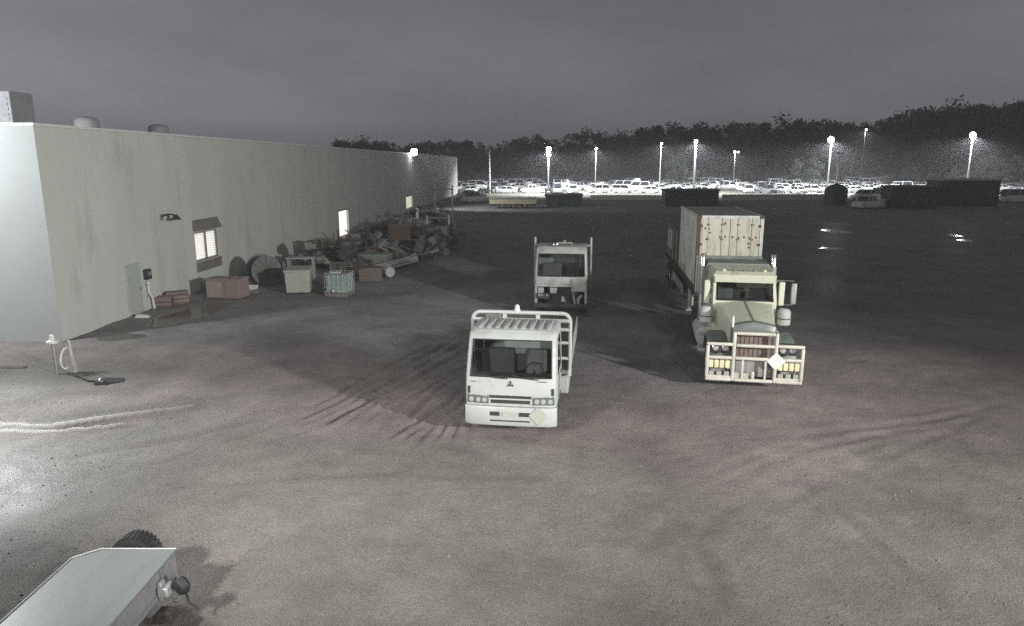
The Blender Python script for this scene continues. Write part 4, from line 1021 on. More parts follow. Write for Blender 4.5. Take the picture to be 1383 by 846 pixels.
t = thing('workbench', 'grey trestle bench with pale top standing behind the two bins', 'bench', (p.x-.35, p.y-1.2, 0), R(6))
b = MB(); b.box(-.75, .75, -.35, .35, 1.12, 1.2); b.build('top', M['dull_white'], t, bevel=.01)
for x in (-.65, .65):
    for y in (-.28, .28):
        b = MB(); b.box(x-.04, x+.04, y-.04, y+.04, 0, 1.12); b.build('leg', M['steel'], t)
# caged liquid tank
p = GP(456, 401)
t = thing('liquid_tank', 'greenish translucent caged tank with a bright glint, right of the pale bin', 'tank', (p.x, p.y+.5, 0), R(-7))
b = MB(); b.box(-.52, .52, -.48, .48, .17, 1.05); b.build('bottle', M['bingreen'], t, bevel=.07, seg=3)
b = MB(); b.lathe([(.14, 0), (.14, .06), (.1, .07)], 14, T(0, 0, 1.05)); b.build('cap', M['dark'], t)
cg = MB()
for z in (.22, .45, .7, .95, 1.1):
    cg.tube([(-.56, -.52, z), (.56, -.52, z), (.56, .52, z), (-.56, .52, z), (-.56, -.52, z)], .012, 5)
for k in range(6):
    x = -.56 + k*.224
    cg.tube([(x, -.52, .17), (x, -.52, 1.1)], .011, 5); cg.tube([(x, .52, .17), (x, .52, 1.1)], .011, 5)
    cg.tube([(-.56, -.52+k*.208, .17), (-.56, -.52+k*.208, 1.1)], .011, 5); cg.tube([(.56, -.52+k*.208, .17), (.56, -.52+k*.208, 1.1)], .011, 5)
cg.build('cage', M['galv'], t)
b = MB()
for y in (-.45, 0, .45): b.box(-.56, .56, y-.06, y+.06, 0, .12)
b.box(-.58, .58, -.54, .54, .12, .16); b.build('pallet', M['greywood'], t)
b = MB(); b.hexa([(-.3, -.4, 1.12), (.2, -.42, 1.12), (.2, -.2, 1.14), (-.3, -.18, 1.14), (-.3, -.4, 1.15), (.2, -.42, 1.15), (.2, -.2, 1.17), (-.3, -.18, 1.17)]); b.build('glint_plate', M['sign_white'], t)  # white plate laid on top to stand in for the tank's glint
b = MB(); b.lathe([(.05, 0), (.05, .1), (.03, .12)], 10, T(-.1, -.56, .3, 0, R(90))); b.build('valve', M['sign_white'], t)

# ------------------------------------------------------------------ scrap and stores along the wall
def pallet_stack(label, loc, rz, nst):
    t = thing('pallet_stack', label, 'pallets', loc, rz, 'pallet stacks along the wall')
    for k in range(nst):
        z = k*.145; b = MB()
        for i in range(5): b.box(-.6, .6, -.5+i*.22, -.5+i*.22+.12, z+.105, z+.125)
        for i in range(3): b.box(-.6+i*.55, -.6+i*.55+.1, -.5, .5, z+.022, z+.103)
        for i in range(3): b.box(-.6, .6, -.5+i*.44, -.5+i*.44+.12, z, z+.02)
        o = b.build('pallet', M['wood'] if k % 3 else M['greywood'], t, smooth=False); o.rotation_euler = (0, 0, rnd.uniform(-.04, .04))
def drum(label, loc, m_='bluegrey', lying=False, rz=0, h=.88):
    t = thing('oil_drum', label, 'drum', loc, rz, 'drums along the wall')
    Mx = T(0, 0, .29, 0, R(90)) if lying else None
    b = MB(); b.lathe([(.27, 0), (.29, .02), (.285, .28), (.3, .3), (.285, .32), (.285, .56), (.3, .58), (.285, .6), (.29, h-.02), (.27, h)], 18, Mx); b.build('shell', M[m_], t)
    b = MB(); b.lathe([(.05, h), (.05, h+.03)], 8, (Mx @ T(.15, 0, 0)) if Mx else T(.15, 0, 0)); b.build('bung', M['steel'], t)
def tyre_thing(label, loc, rx=0, rz=0):
    a, c = wheel_mesh(.5, .28, 'steel')
    o = bpy.data.objects.new('tyre', a); COL.objects.link(o); o.location = loc
    o.rotation_euler = (0, R(90) if rx == 0 else rx, rz)
    tag(o, label, 'tyre', 'old tyres along the wall')
def crate(label, loc, rz, sx, sy, sz, m_, m2):
    t = thing('crate', label, 'crate', loc, rz, 'crates along the wall')
    b = MB(); b.box(-sx/2, sx/2, -sy/2, sy/2, .06, sz); b.build('body', M[m_], t, bevel=.02)
    for k in range(3):
        z = .12 + k*(sz-.15)/3
        b = MB(); b.box(-sx/2-.01, sx/2+.01, -sy/2-.025, -sy/2-.002, z, z+(sz-.15)/3-.05); b.build('slat', M[m2], t)
    b = MB(); b.box(-sx/2, sx/2, -sy/2+.05, -sy/2+.15, 0, .06); b.box(-sx/2, sx/2, sy/2-.15, sy/2-.05, 0, .06); b.build('bearer', M['greywood'], t)
def at(px, py, z=0):
    p = GP(px, py); return (p.x, p.y, z)
pallet_stack('low pallet stack by the wall beyond the glinting tank', at(462, 372), R(10), 5)
pallet_stack('tall pallet stack close against the wall below the lit doorway', at(440, 352), R(-4), 10)
pallet_stack('pallet stack on the yard side of the scrap, far along the wall', at(560, 340), R(20), 6)
crate('dull brown crate on the ground just right of the glinting tank', at(500, 378), R(14), 1.2, .9, .7, 'redbrown', 'wood')
crate('long grey crate behind the brown crate by the wall', at(505, 360), R(-8), 2.0, 1.0, .8, 'greengrey', 'greywood')
crate('dark crate standing below the lit doorway', at(478, 344), R(4), 1.4, 1.1, 1.0, 'darkbox', 'bluegrey')
crate('tall rusty crate in the middle of the scrap row', at(540, 333), R(12), 1.6, 1.2, 1.7, 'redbrown', 'rust')
crate('grey crate at the far end of the scrap row', at(588, 326), R(-6), 2.2, 1.3, 1.3, 'bluegrey', 'greengrey')
crate('flat pale crate near the far end of the scrap row', at(596, 311), R(10), 2.6, 1.4, 1.0, 'greywood', 'greywood')
drum('blue-grey drum standing left of the lit doorway', at(452, 340), 'bluegrey')
drum('rusty drum standing just right of the lit doorway', at(492, 332), 'redbrown')
drum('pale drum lying on its side in front of the scrap', at(520, 372), 'dull_white', True, R(30))
drum('pale drum standing in the middle of the scrap row', at(528, 350), 'galv')
drum('dark drum standing beside the tall rusty crate', at(562, 326), 'darkbox')
for k, (px, py, z, rz_) in enumerate(((515, 345, .14, 0), (514, 345, .42, .4), (516, 345, .7, 1.0))):
    tyre_thing(('bottom tyre of the flat pile by the wall', 'middle tyre of the flat pile by the wall', 'top tyre of the flat pile by the wall')[k], at(px, py, z), 0, rz_)
tyre_thing('old tyre leaning upright beyond the flat tyre pile', at(549, 346, .48), R(14), R(40))
tyre_thing('old tyre lying alone on the yard side of the scrap row', at(575, 352, .14), 0, .3)
def pipes(label, loc, rz, nn, ln, r_, m_):
    t = thing('pipe_bundle', label, 'pipes', loc, rz, 'pipe bundles along the wall')
    b = MB(); b.box(-.06, .06, -.4, .4, 0, .1, T(-ln*.3)); b.box(-.06, .06, -.4, .4, 0, .1, T(ln*.3)); b.build('bearer', M['greywood'], t)
    for k in range(nn):
        y, z = (k % 5 - 2)*2.05*r_ + (k//5)*r_, .1 + r_ + (k//5)*1.75*r_
        b = MB(); x0 = -ln/2 + rnd.uniform(-.2, .2)
        n_ = 12; R2 = [[(x, y+q*math.cos(2*math.pi*i/n_), z+q*math.sin(2*math.pi*i/n_)) for i in range(n_)] for x, q in ((x0, r_*.82), (x0, r_), (x0+ln, r_), (x0+ln, r_*.82))]
        b.loft(R2, False); b.build('pipe', M[m_], t)
pipes('bundle of grey steel pipes lying along the scrap row', at(535, 362), R(70), 9, 4.5, .09, 'galv')
pipes('bundle of rusty pipes lying far along the scrap row', at(588, 334), R(60), 8, 5.0, .1, 'rust')
for k, (px, py, s_) in enumerate(((490, 328, .3), (470, 339, .24), (482, 338, .26), (493, 340, .2))):
    t = thing('bucket', ('white bucket under the lit doorway, the one nearest the door', 'white bucket left of the dark crate below the lit doorway', 'squat white tub between the buckets below the doorway', 'smallest white bucket right of the dark crate')[k], 'bucket', at(px, py, 0), 0, 'white buckets below the doorway')
    b = MB(); b.lathe([(s_*.75, 0), (s_, s_*1.8), (s_*1.06, s_*1.8), (s_*1.06, s_*2), (s_*.95, s_*2), (s_*.9, .05)], 14); b.build('pail', M['sign_white'], t)
    b = MB(); b.tube([(s_*math.cos(a), 0.02, s_*1.8+s_*.8*math.sin(a)) for a in [math.pi*k_/8 for k_ in range(9)]], .01, 5); b.build('handle', M['steel'], t)
# steel stand and frames further on
for k, (px, py, hh) in enumerate(((600, 303, 4.0), (592, 324, 2.0), (578, 318, 2.4))):
    t = thing('steel_rack', ('tall thin steel rack near the far end of the wall', 'low steel rack beside the grey crate', 'middling steel rack behind the tall rusty crate')[k], 'rack', at(px, py), R(8*k), 'steel racks along the wall')
    for x in (-.9, .9):
        for y in (-.4, .4):
            b = MB(); b.box(x-.05, x+.05, y-.05, y+.05, 0, hh); b.build('post', M['steel'], t)
    for j in range(3):
        z = hh*(.25+.32*j); b = MB(); b.box(-.95, .95, -.45, .45, z, z+.07); sh_ = b.build('shelf', M['greengrey'], t)
t = thing('skip_bin', 'open dull steel skip bin in the scrap row beyond the tyres', 'skip bin', at(552, 318), R(12))
b = MB(); b.hexa([(-1.4, -.8, .15), (1.4, -.8, .15), (1.4, .8, .15), (-1.4, .8, .15), (-1.9, -.9, 1.4), (1.9, -.9, 1.4), (1.9, .9, 1.4), (-1.9, .9, 1.4)]); b.f = b.f[:1] + b.f[2:]; b.build('hull', M['greengrey'], t, smooth=False)
b = MB(); b.tube([(-1.92, -.92, 1.4), (1.92, -.92, 1.4), (1.92, .92, 1.4), (-1.92, .92, 1.4), (-1.92, -.92, 1.4)], .06, 6); b.build('rim', M['galv'], t)
for x in (-.9, 0, .9):
    b = MB(); b.box(x-.06, x+.06, -.98, -.86, .2, 1.36); b.build('rib', M['greengrey'], t)
b = MB(); b.box(-1.2, 1.2, -.6, -.5, 0, .15); b.box(-1.2, 1.2, .5, .6, 0, .15); b.build('skid', M['dark'], t)

def scrap(label, loc, seed, L_=3.0, W_=1.6, Hh=1.4, n_=22):
    r = random.Random(seed); t = thing('scrap_pile', label, 'scrap pile', loc, r.uniform(-.3, .3), 'scrap piles along the wall')
    ms_ = ['darkbox', 'bluegrey', 'redbrown', 'darkgreen', 'greywood', 'darkbox', 'rust', 'chassis', 'greengrey']
    for k in range(n_):
        x, y = r.gauss(0, L_*.3), r.gauss(0, W_*.3); q = max(0, 1 - abs(x)/L_ - abs(y)/W_); z = r.uniform(.05, .95)*Hh*q + .08
        Mx = T(x, y, z, r.uniform(0, 3.14), r.gauss(0, .5), r.gauss(0, .5)); b = MB(); kind = r.choice('bspbbw')
        if kind == 'b': b.box(-r.uniform(.15, .55), r.uniform(.15, .5), -r.uniform(.1, .35), r.uniform(.1, .35), -.12, r.uniform(.05, .35), Mx); nm = 'box_section'
        elif kind == 's': b.hexa([(-.7, -.4, 0), (.7, -.35, .1), (.6, .4, 0), (-.6, .45, .12), (-.7, -.4, .02), (.7, -.35, .12), (.6, .4, .02), (-.6, .45, .14)], Mx); nm = 'sheet'
        elif kind == 'p': b.tube([(-r.uniform(.6, 1.4), 0, 0), (0, 0, r.uniform(-.05, .1)), (r.uniform(.6, 1.4), 0, 0)], r.uniform(.03, .08), 8, Mx); nm = 'pipe'
        else: b.lathe([(.2, -.12), (.38, -.14), (.42, -.05), (.42, .05), (.38, .14), (.2, .12)], 14, Mx); nm = 'ring'
        b.build(nm, M[r.choice(ms_)], t, smooth=kind in 'pw')
for k, (px, py, lab, L_, Hh, n_) in enumerate(((425, 362, 'dark tangled scrap pile behind the pale bin, against the wall', 2.2, 1.6, 20), (470, 360, 'tangled scrap pile behind the glinting caged tank', 2.6, 1.5, 24), (515, 352, 'low scrap pile in front of the flat tyre pile', 3.0, 1.2, 24), (500, 338, 'dark scrap pile below and right of the lit doorway', 3.0, 1.9, 26),
        (545, 352, 'loose scrap pile on the yard side of the lone tyre', 3.2, 1.0, 22), (535, 322, 'tall scrap pile against the wall behind the tall rusty crate', 3.4, 2.4, 28), (570, 330, 'wide scrap pile beside the skip bin', 4.0, 1.8, 28), (585, 344, 'low flat scrap pile at the yard-side end of the row', 3.6, .9, 22),
        (592, 318, 'far scrap pile near the thin steel rack', 4.0, 1.8, 28), (570, 308, 'far dark scrap pile against the wall below the dim window', 5.0, 2.4, 30))):
    scrap(lab, at(px, py), 900+k, L_, L_*.5, Hh, n_)

# ------------------------------------------------------------------ far edge of the yard: dark sheds, tank, pale barrier, cream trailer
def dark_shed(label, x, y, wx, wy, h, m_, roof_m, rz=0, doors=2, cat='shed'):
    t = thing('container_shed', label, cat, (x, y, 0), rz)
    b = MB(); b.box(-wx/2, wx/2, -wy/2, wy/2, .1, h); b.build('wall', M[m_], t)
    b = MB(); b.hexa([(-wx/2-.15, -wy/2-.15, h+.003), (wx/2+.15, -wy/2-.15, h+.003), (wx/2+.15, wy/2+.15, h+.003), (-wx/2-.15, wy/2+.15, h+.003), (-wx/2-.15, -wy/2-.15, h+.12), (wx/2+.15, -wy/2-.15, h+.12), (wx/2+.15, wy/2+.15, h+.3), (-wx/2-.15, wy/2+.15, h+.3)]); b.build('roof', M[roof_m], t)
    for k in range(doors):
        xa = -wx/2 + wx*(k+.2)/doors; b = MB(); b.box(xa, xa+wx*.55/doors, -wy/2-.05, -wy/2-.003, .12, min(h-.25, 2.2)); b.build('door', M['darkgreen' if k % 2 else 'darkbox'], t)
    nr = int(wx/.6); b = MB()
    for k in range(nr+1): x_ = -wx/2+.05+k*(wx-.1)/nr; b.box(x_-.03, x_+.03, -wy/2-.06, -wy/2-.002, h-.22, h-.02)
    b.build('rib', M[m_], t)
    b = MB()
    for x_ in (-wx/2+.1, wx/2-.1): b.box(x_-.1, x_+.1, -wy/2, wy/2, 0, .1)
    b.build('footing', M['concrete'], t)
    return t
p = GP(934, 279); dark_shed('dark low container shed straight above the cream shipping container', p.x, p.y+1.3, 7.9, 2.6, 2.25, 'darkbox', 'darkgreen', 0, 3)
p = GP(1308, 279); dark_shed('wide dark shed with a pale lit roof below the right-hand lit pole', p.x, p.y+2.0, 8.6, 4.0, 3.75, 'darkbox', 'pale_conc', 0, 2)
p = GP(1236, 282); dark_shed('dark boxy container shed left of the pale-roofed shed', p.x, p.y+1.3, 7.4, 2.6, 2.9, 'darkbox', 'darkbox', R(4), 2)
p = GP(762, 279); dark_shed('dark low container shed beside the cream low-sided trailer', p.x, p.y+1.3, 5.4, 2.4, 1.5, 'darkgreen', 'darkbox', R(-2), 2)
p = GP(1134, 278)
t = thing('water_tank', 'dark round water tank below the white T-topped pole', 'tank', (p.x, p.y+1.6, 0))
b = MB(); b.lathe([(1.65, 0), (1.65, 2.3), (1.55, 2.55), (.9, 3.0), (.3, 3.15)], 28); b.build('shell', M['darkgreen'], t)
for z in (.5, 1.0, 1.5, 2.0):
    b = MB(); b.lathe([(1.66, z-.05), (1.7, z), (1.66, z+.05)], 28, cap=False); b.build('hoop', M['darkgreen'], t)
b = MB(); b.lathe([(.3, 3.15), (.3, 3.25), (.1, 3.3)], 12); b.build('hatch', M['darkbox'], t)
def barrier(label, pa, pb, h, th, mt='pale_conc'):
    a, c = GP(*pa), GP(*pb); ln = (c-a).length; rz = math.atan2(c.y-a.y, c.x-a.x)
    t = thing('barrier_wall', label, 'barrier', (a.x, a.y, 0), rz, 'low pale barriers at the yard edge')
    n_ = max(2, int(ln/3.0)); L_ = ln/n_
    first = None
    for k in range(n_):
        if first is None:
            b = MB(); b.prism([(-th/2, 0), (th/2, 0), (th/2-.02, .25*h), (th*.22, .4*h), (th*.18, h), (-th*.18, h), (-th*.22, .4*h), (-th/2+.02, .25*h)], .02, L_-.02); first = b.build('barrier_block', M[mt], t)
        else: child_copy(first, t, (k*L_, 0, 0))
barrier('low pale concrete barrier between the dark container shed and the water tank', (975, 271), (1118, 270), 1.0, .8)
barrier('low pale concrete barrier left of the dark container shed', (797, 270), (893, 270), .8, .7)
barrier('low pale barrier far right beyond the pale-roofed shed', (1352, 268), (1460, 268), 1.2, .8)
p = GP(693, 282)
t = thing('tipper_trailer', 'cream low-sided trailer standing broadside at the far edge of the yard', 'trailer', (p.x, p.y, 0), R(1))
b = MB(); b.hexa([(-3.3, 0, .62), (3.2, 0, .62), (3.2, 2.3, .62), (-3.3, 2.3, .62), (-3.35, -.05, 1.35), (3.35, -.05, 1.35), (3.35, 2.35, 1.35), (-3.35, 2.35, 1.35)]); b.build('tub', M['cream_box'], t)
b = MB(); b.box(-3.4, 3.4, -.1, .0, 1.352, 1.5); b.box(-3.4, 3.4, 2.3, 2.4, 1.352, 1.5); b.build('rim', M['binpale'], t)
b = MB(); b.box(-3.2, 3.2, .3, .5, .42, .615); b.box(-3.2, 3.2, 1.8, 2.0, .42, .615); b.build('rail', M['chassis'], t)
for x in (-1.6, .0, 1.6):
    for y in (.15, 2.15):
        o = wheel(t, x, y, .42, .3); o.rotation_euler = (0, 0, R(90))

# ------------------------------------------------------------------ light poles of the car lot
def pole(label, px, top_py, Y, kind, watts=0, shaft=.13, dim=False):
    x, zt = XZ(px, top_py, Y)
    t = thing('light_pole', label, 'light pole', (x, Y, 0), 0, 'light poles of the car lot')
    b = MB(); b.tube([(0, 0, 0), (0, 0, zt*.5), (0, 0, zt)], [shaft*1.5, shaft*1.2, shaft], 10); b.build('pole', M['pole'] if kind not in ('dark', 'bare', 'tee') else M['darkbox' if kind == 'dark' else 'sign_white'], t)
    b = MB(); b.lathe([(.35, 0), (.35, .5), (.28, .55)], 12); b.build('footing', M['concrete'], t)
    lm = M['lamp_dim'] if dim else M['lamp_on']
    heads = {'twin': [(0, .35, .5), (0, -.75, .42)], 'single': [(-.1, .15, .34)], 'small': [(0, .1, .24)], 'dark': [(0, .1, .26)], 'pair': [(-.25, .1, .3), (.7, .05, .22)], 'strong': [(-.25, .15, .62)], 'bare': [], 'tee': []}[kind]
    for hx, hz, hr in heads:
        b = MB(); b.box(-hr*1.05, hr*1.05, -.05, .35, -hr*.9, hr*.95, T(hx, -.3, zt+hz)); h_ = b.build('lamp_head', M['steel'], t, bevel=.05)
        b = MB(); b.lathe([(.03, -.16), (hr*.7, -.13), (hr, 0), (hr, .04)], 14, T(hx, -.36, zt+hz, 0, R(-90))); b.build('lens', lm, h_)
    if heads and max(h[0] for h in heads) > .5:
        b = MB(); b.box(-.3, .8, -.06, .06, zt-.1, zt); b.build('crossarm', M['pole'], t)
    if kind == 'bare':
        b = MB(); b.lathe([(.2, 0), (.24, .3), (.1, .5)], 10, T(0, 0, zt-.1)); b.build('cap', M['pole'], t)
    if kind == 'tee':
        b = MB(); b.box(-.75, .75, -.15, .15, zt, zt+.3); b.build('crossarm', M['sign_white'], t, bevel=.04)
    if watts:
        ld = bpy.data.lights.new('pole_lamp', 'SPOT'); ld.energy = watts; ld.shadow_soft_size = .3; ld.color = (.95, .98, 1); ld.spot_size = R(176); ld.spot_blend = .4
        lo = bpy.data.objects.new('pole_lamp', ld); COL.objects.link(lo); lo.parent = t; lo.location = (-.1, -1.0, zt-.3); lo.rotation_euler = (R(16), 0, 0)
    return t
pole('bare unlit white pole, leftmost of the poles at the car lot', 661, 203, 150, 'bare')
pole('white pole with two stacked lit lamps, second from left', 741, 204, 148, 'twin', 26000)
pole('slim grey pole with one small lit lamp above the parked cars, third from left', 805, 202, 160, 'small', 16000, .09)
pole('dull slim pole topped by a faint small lamp beside a pale shrub', 893, 195, 158, 'small', 9000, .1, True)
pole('white pole with a strong round lamp above the dark container shed', 940, 192, 149, 'single', 30000, .17)
pole('dark pole with a pair of small lamps against the trees', 993, 206, 190, 'pair', 8000, .07, True)
pole('grey pole carrying the brightest lamp, beside the T-topped pole', 1123, 190, 152, 'strong', 42000)
pole('white pole with unlit T-shaped head above the dark water tank', 1134, 208, 140, 'tee', 0, .15)
pole('thin dark pole with one small high lamp against the trees, right of the brightest lamp', 1169, 176, 195, 'dark', 8000, .06, True)
pole('white pole with a bright lamp above the pale-roofed shed', 1314, 184, 150, 'strong', 36000, .14)
POLES = [(661, 'the bare pole'), (741, 'the twin-lamp pole'), (805, 'the slim small-lamp pole'), (893, 'the faint-lamp pole'), (940, 'the strong round lamp'), (1020, 'the twin small lamps'), (1120, 'the brightest lamp'), (1200, 'the dark boxy shed'), (1314, 'the pale-roofed shed lamp'), (1383, 'the right edge')]

# ------------------------------------------------------------------ cars in the lot
def car_proto(kind):
    """car along x, wheels on z = 0; returns list of (name, mesh, loc)"""
    parts = []
    if kind == 'sedan': Ls, hc, cab_ = 2.3, .95, [(-1.5, .94, .8), (-.85, 1.42, .62), (.75, 1.42, .62), (1.6, .96, .8)]
    elif kind == 'hatchback': Ls, hc, cab_ = 2.0, .98, [(-1.2, .97, .8), (-.5, 1.48, .64), (1.25, 1.48, .64), (1.85, 1.0, .78)]
    elif kind == 'wagon': Ls, hc, cab_ = 2.35, 1.1, [(-1.35, 1.09, .84), (-.75, 1.72, .7), (1.9, 1.72, .7), (2.25, 1.12, .82)]
    elif kind == 'ute': Ls, hc, cab_ = 2.6, 1.1, [(-1.4, 1.09, .84), (-.8, 1.74, .7), (.45, 1.74, .7), (.75, 1.12, .84)]
    else: Ls, hc, cab_ = 2.5, 1.25, [(-2.0, 1.24, .86), (-1.35, 2.1, .76), (2.3, 2.15, .78), (2.45, 1.27, .86)]
    sec = lambda x, hw, z0, z1: [(x, -hw, z0), (x, -hw*1.02, (z0+z1)/2), (x, -hw*.94, z1), (x, hw*.94, z1), (x, hw*1.02, (z0+z1)/2), (x, hw, z0)]
    b = MB(); b.loft([sec(-Ls, .72, .42, .72), sec(-Ls+.14, .84, .26, .84), sec(-Ls+.9, .89, .24, hc-.04), sec(0, .9, .24, hc), sec(Ls-.8, .9, .24, hc), sec(Ls-.1, .85, .28, hc-.06), sec(Ls, .76, .42, hc-.14)])
    parts.append(('body', b, 'paint'))
    (xa, za, wa), (xb, zb, wb_), (xc, zc, wc), (xd, zd, wd) = cab_
    b = MB(); b.hexa([(xa, -wa, za), (xd, -wd, zd), (xd, wd, zd), (xa, wa, za), (xb, -wb_, zb), (xc, -wc, zc), (xc, wc, zc), (xb, wb_, zb)]); parts.append(('window', b, 'car_glass'))
    b = MB(); b.hexa([(xb-.04, -wb_-.02, zb), (xc+.04, -wc-.02, zc), (xc+.04, wc+.02, zc), (xb-.04, wb_+.02, zb), (xb+.05, -wb_+.08, zb+.07), (xc-.05, -wc+.08, zc+.07), (xc-.05, wc-.08, zc+.07), (xb+.05, wb_-.08, zb+.07)])
    for s in (-1, 1):
        for f in (.0, .5, 1.0):
            xt, xl = xb+(xc-xb)*f, xa+(xd-xa)*f
            b.hexa([(xl-.06, s*(wa-.01), za), (xl+.06, s*(wa-.01), za), (xl+.06, s*(wa+.03), za), (xl-.06, s*(wa+.03), za), (xt-.05, s*(wb_-.01), zb), (xt+.05, s*(wb_-.01), zb), (xt+.05, s*(wb_+.03), zb), (xt-.05, s*(wb_+.03), zb)])
    parts.append(('roof', b, 'paint'))
    if kind == 'ute':
        b = MB()
        for s in (-1, 1): b.box(.85, 2.55, s*.86-.04, s*.86+.04, hc-.02, hc+.18)
        b.box(2.48, 2.56, -.82, .82, hc-.02, hc+.18); parts.append(('tray', b, 'paint'))
    b = MB(); b.box(-Ls+.02, -Ls+.1, -.7, -.42, .6, .74); b.box(-Ls+.02, -Ls+.1, .42, .7, .6, .74); parts.append(('headlight', b, 'lens'))
    b = MB(); b.box(Ls-.1, Ls-.03, -.74, -.5, .68, .85); b.box(Ls-.1, Ls-.03, .5, .74, .68, .85); parts.append(('tail_light', b, 'car_red'))
    ms = []
    for nm, b, mt in parts:
        o = b.build(nm, M['car_white'] if mt == 'paint' else M[mt]); ms.append((nm, o.data, mt)); bpy.data.objects.remove(o)
    return ms, Ls
NAMED = []
CARS = {k: car_proto(k) for k in ('sedan', 'hatchback', 'wagon', 'ute', 'van')}
PAINTED = {}
def painted(me_, colour):
    if colour == 'car_white': return me_
    k = (me_.name, colour)
    if k not in PAINTED:
        c = me_.copy(); c.materials.clear(); c.materials.append(M[colour]); PAINTED[k] = c
    return PAINTED[k]
b = MB(); b.lathe([(.2, -.1), (.3, -.1), (.32, -.06), (.32, .06), (.3, .1), (.2, .1)], 14, T(0, 0, 0, 0, R(90)), cap=True)
_o = b.build('wheel', M['rubber']); CARWHEEL = _o.data; bpy.data.objects.remove(_o)
b = MB(); b.lathe([(.02, -.105), (.2, -.102), (.2, .102), (.02, .105)], 12, T(0, 0, 0, 0, R(90)))
_o = b.build('rim', M['car_silver']); CARRIM = _o.data; bpy.data.objects.remove(_o)
def place_car(kind, colour, x, y, rz, row):
    px = 691.5 + FPX*x/(y*math.cos(R(PITCH)) + CAM_H*math.sin(R(PITCH)))
    if px > 1400: return
    near_ = min(POLES, key=lambda q: abs(q[0]-px))
    side = 'just left of' if px < near_[0]-14 else ('just right of' if px > near_[0]+14 else 'right below')
    cn = {'car_white': 'white', 'car_silver': 'silver', 'car_grey': 'dark grey', 'car_red': 'red'}[colour]
    face = 'broadside' if abs(math.sin(rz)) < .5 else 'end-on'
    t = thing('parked_car', f'{cn} {kind}, {face}, {row} row, {side} {near_[1]}', 'van' if kind == 'van' else 'car', (x, y, 0), rz, 'cars parked in the lit lot')
    NAMED.append((t, abs(near_[0]-px)))
    ms, Ls = CARS[kind]
    for nm, me_, mt in ms:
        o = bpy.data.objects.new(nm, painted(me_, colour) if mt == 'paint' else me_); COL.objects.link(o); o.parent = t
    for sx in (-Ls*.62, Ls*.6):
        for sy in (-.8, .8):
            o = bpy.data.objects.new('wheel', CARWHEEL); COL.objects.link(o); o.parent = t; o.location = (sx, sy, .32)
            q_ = bpy.data.objects.new('rim', CARRIM); COL.objects.link(q_); q_.parent = o
rc = random.Random(31)
def pick(row):
    c = rc.choices(['car_white', 'car_silver', 'car_grey', 'car_red'], [83, 14, 3, 0.5])[0]
    k = rc.choices(['sedan', 'hatchback', 'wagon', 'ute', 'van'], [24, 22, 24, 18, 12] if row not in ('back', 'rearmost') else [8, 8, 24, 15, 45])[0]
    return k, c
for row, Y0, step, segs in (('front', 152, 4.9, ((-9.5, 14), (18, 45), (50, 66), (72, 83), (88, 98), (112, 135))),
                            ('second', 163, 4.9, ((-13, 47), (52, 84), (88, 140))),
                            ('third', 174, 4.9, ((-14, 58), (62, 90), (94, 150))),
                            ('fourth', 186, 5.0, ((-14, 56), (60, 98), (104, 120))),
                            ('back', 200, 5.2, ((-12, 66), (72, 104), (140, 165))),
                            ('rearmost', 214, 5.6, ((-10, 70), (84, 112)))):
    for a, c in segs:
        x = a + rc.uniform(0, 2)
        while x < c:
            k, cl = pick(row)
            end_on = rc.random() < .3
            rz_ = R(90 if end_on else rc.choice((0, 180))) + R(rc.uniform(-14, 14))
            if rc.random() > .04: place_car(k, cl, x, Y0 + rc.uniform(-1.3, 1.3), rz_, row)
            x += (3.1 if end_on else step) + rc.uniform(0, 1.0)
# vehicles on the near side, by the dark sheds
for k, (kind, px, py, rz_, row) in enumerate((('ute', 1172, 282, 28, 'nearest'), ('van', 1190, 272, 80, 'nearest'), ('wagon', 1168, 270, 5, 'nearest'), ('van', 1368, 274, 3, 'nearest'), ('ute', 640, 274, 60, 'nearest'), ('sedan', 634, 268, 10, 'nearest'))):
    p = GP(px, py); place_car(kind, 'car_white' if k != 1 else 'car_silver', p.x, p.y, R(rz_), row)

# ------------------------------------------------------------------ trees behind the lot and beyond the shed
def crown_mesh(seed, sx, sz, clumps, leaves, size):
    r = random.Random(seed); vs, fs = [], []
    cs = []
    for k in range(clumps):
        while True:
            p_ = Vector((r.uniform(-1, 1), r.uniform(-1, 1), r.uniform(-.8, 1)))
            if p_.length < 1 and (p_.length > .35 or r.random() < .3): break
        cs.append((Vector((p_.x*sx, p_.y*sx, p_.z*sz)), r.uniform(.13, .3)*sx))
    for c, rad in cs:
        for j in range(leaves):
            d = Vector((r.gauss(0, 1), r.gauss(0, 1), r.gauss(0, .8)))
            p_ = c + d.normalized()*rad*(r.random()**.45)
            u = Vector((r.gauss(0, 1), r.gauss(0, 1), r.gauss(0, 1))).normalized(); v = u.orthogonal().normalized()
            a = size*r.uniform(.5, 1.25); n0 = len(vs)
            vs += [p_ - u*a, p_ + v*a*.42, p_ + u*a, p_ - v*a*.42]
            fs.append((n0, n0+1, n0+2, n0+3))
    return vs, fs, cs
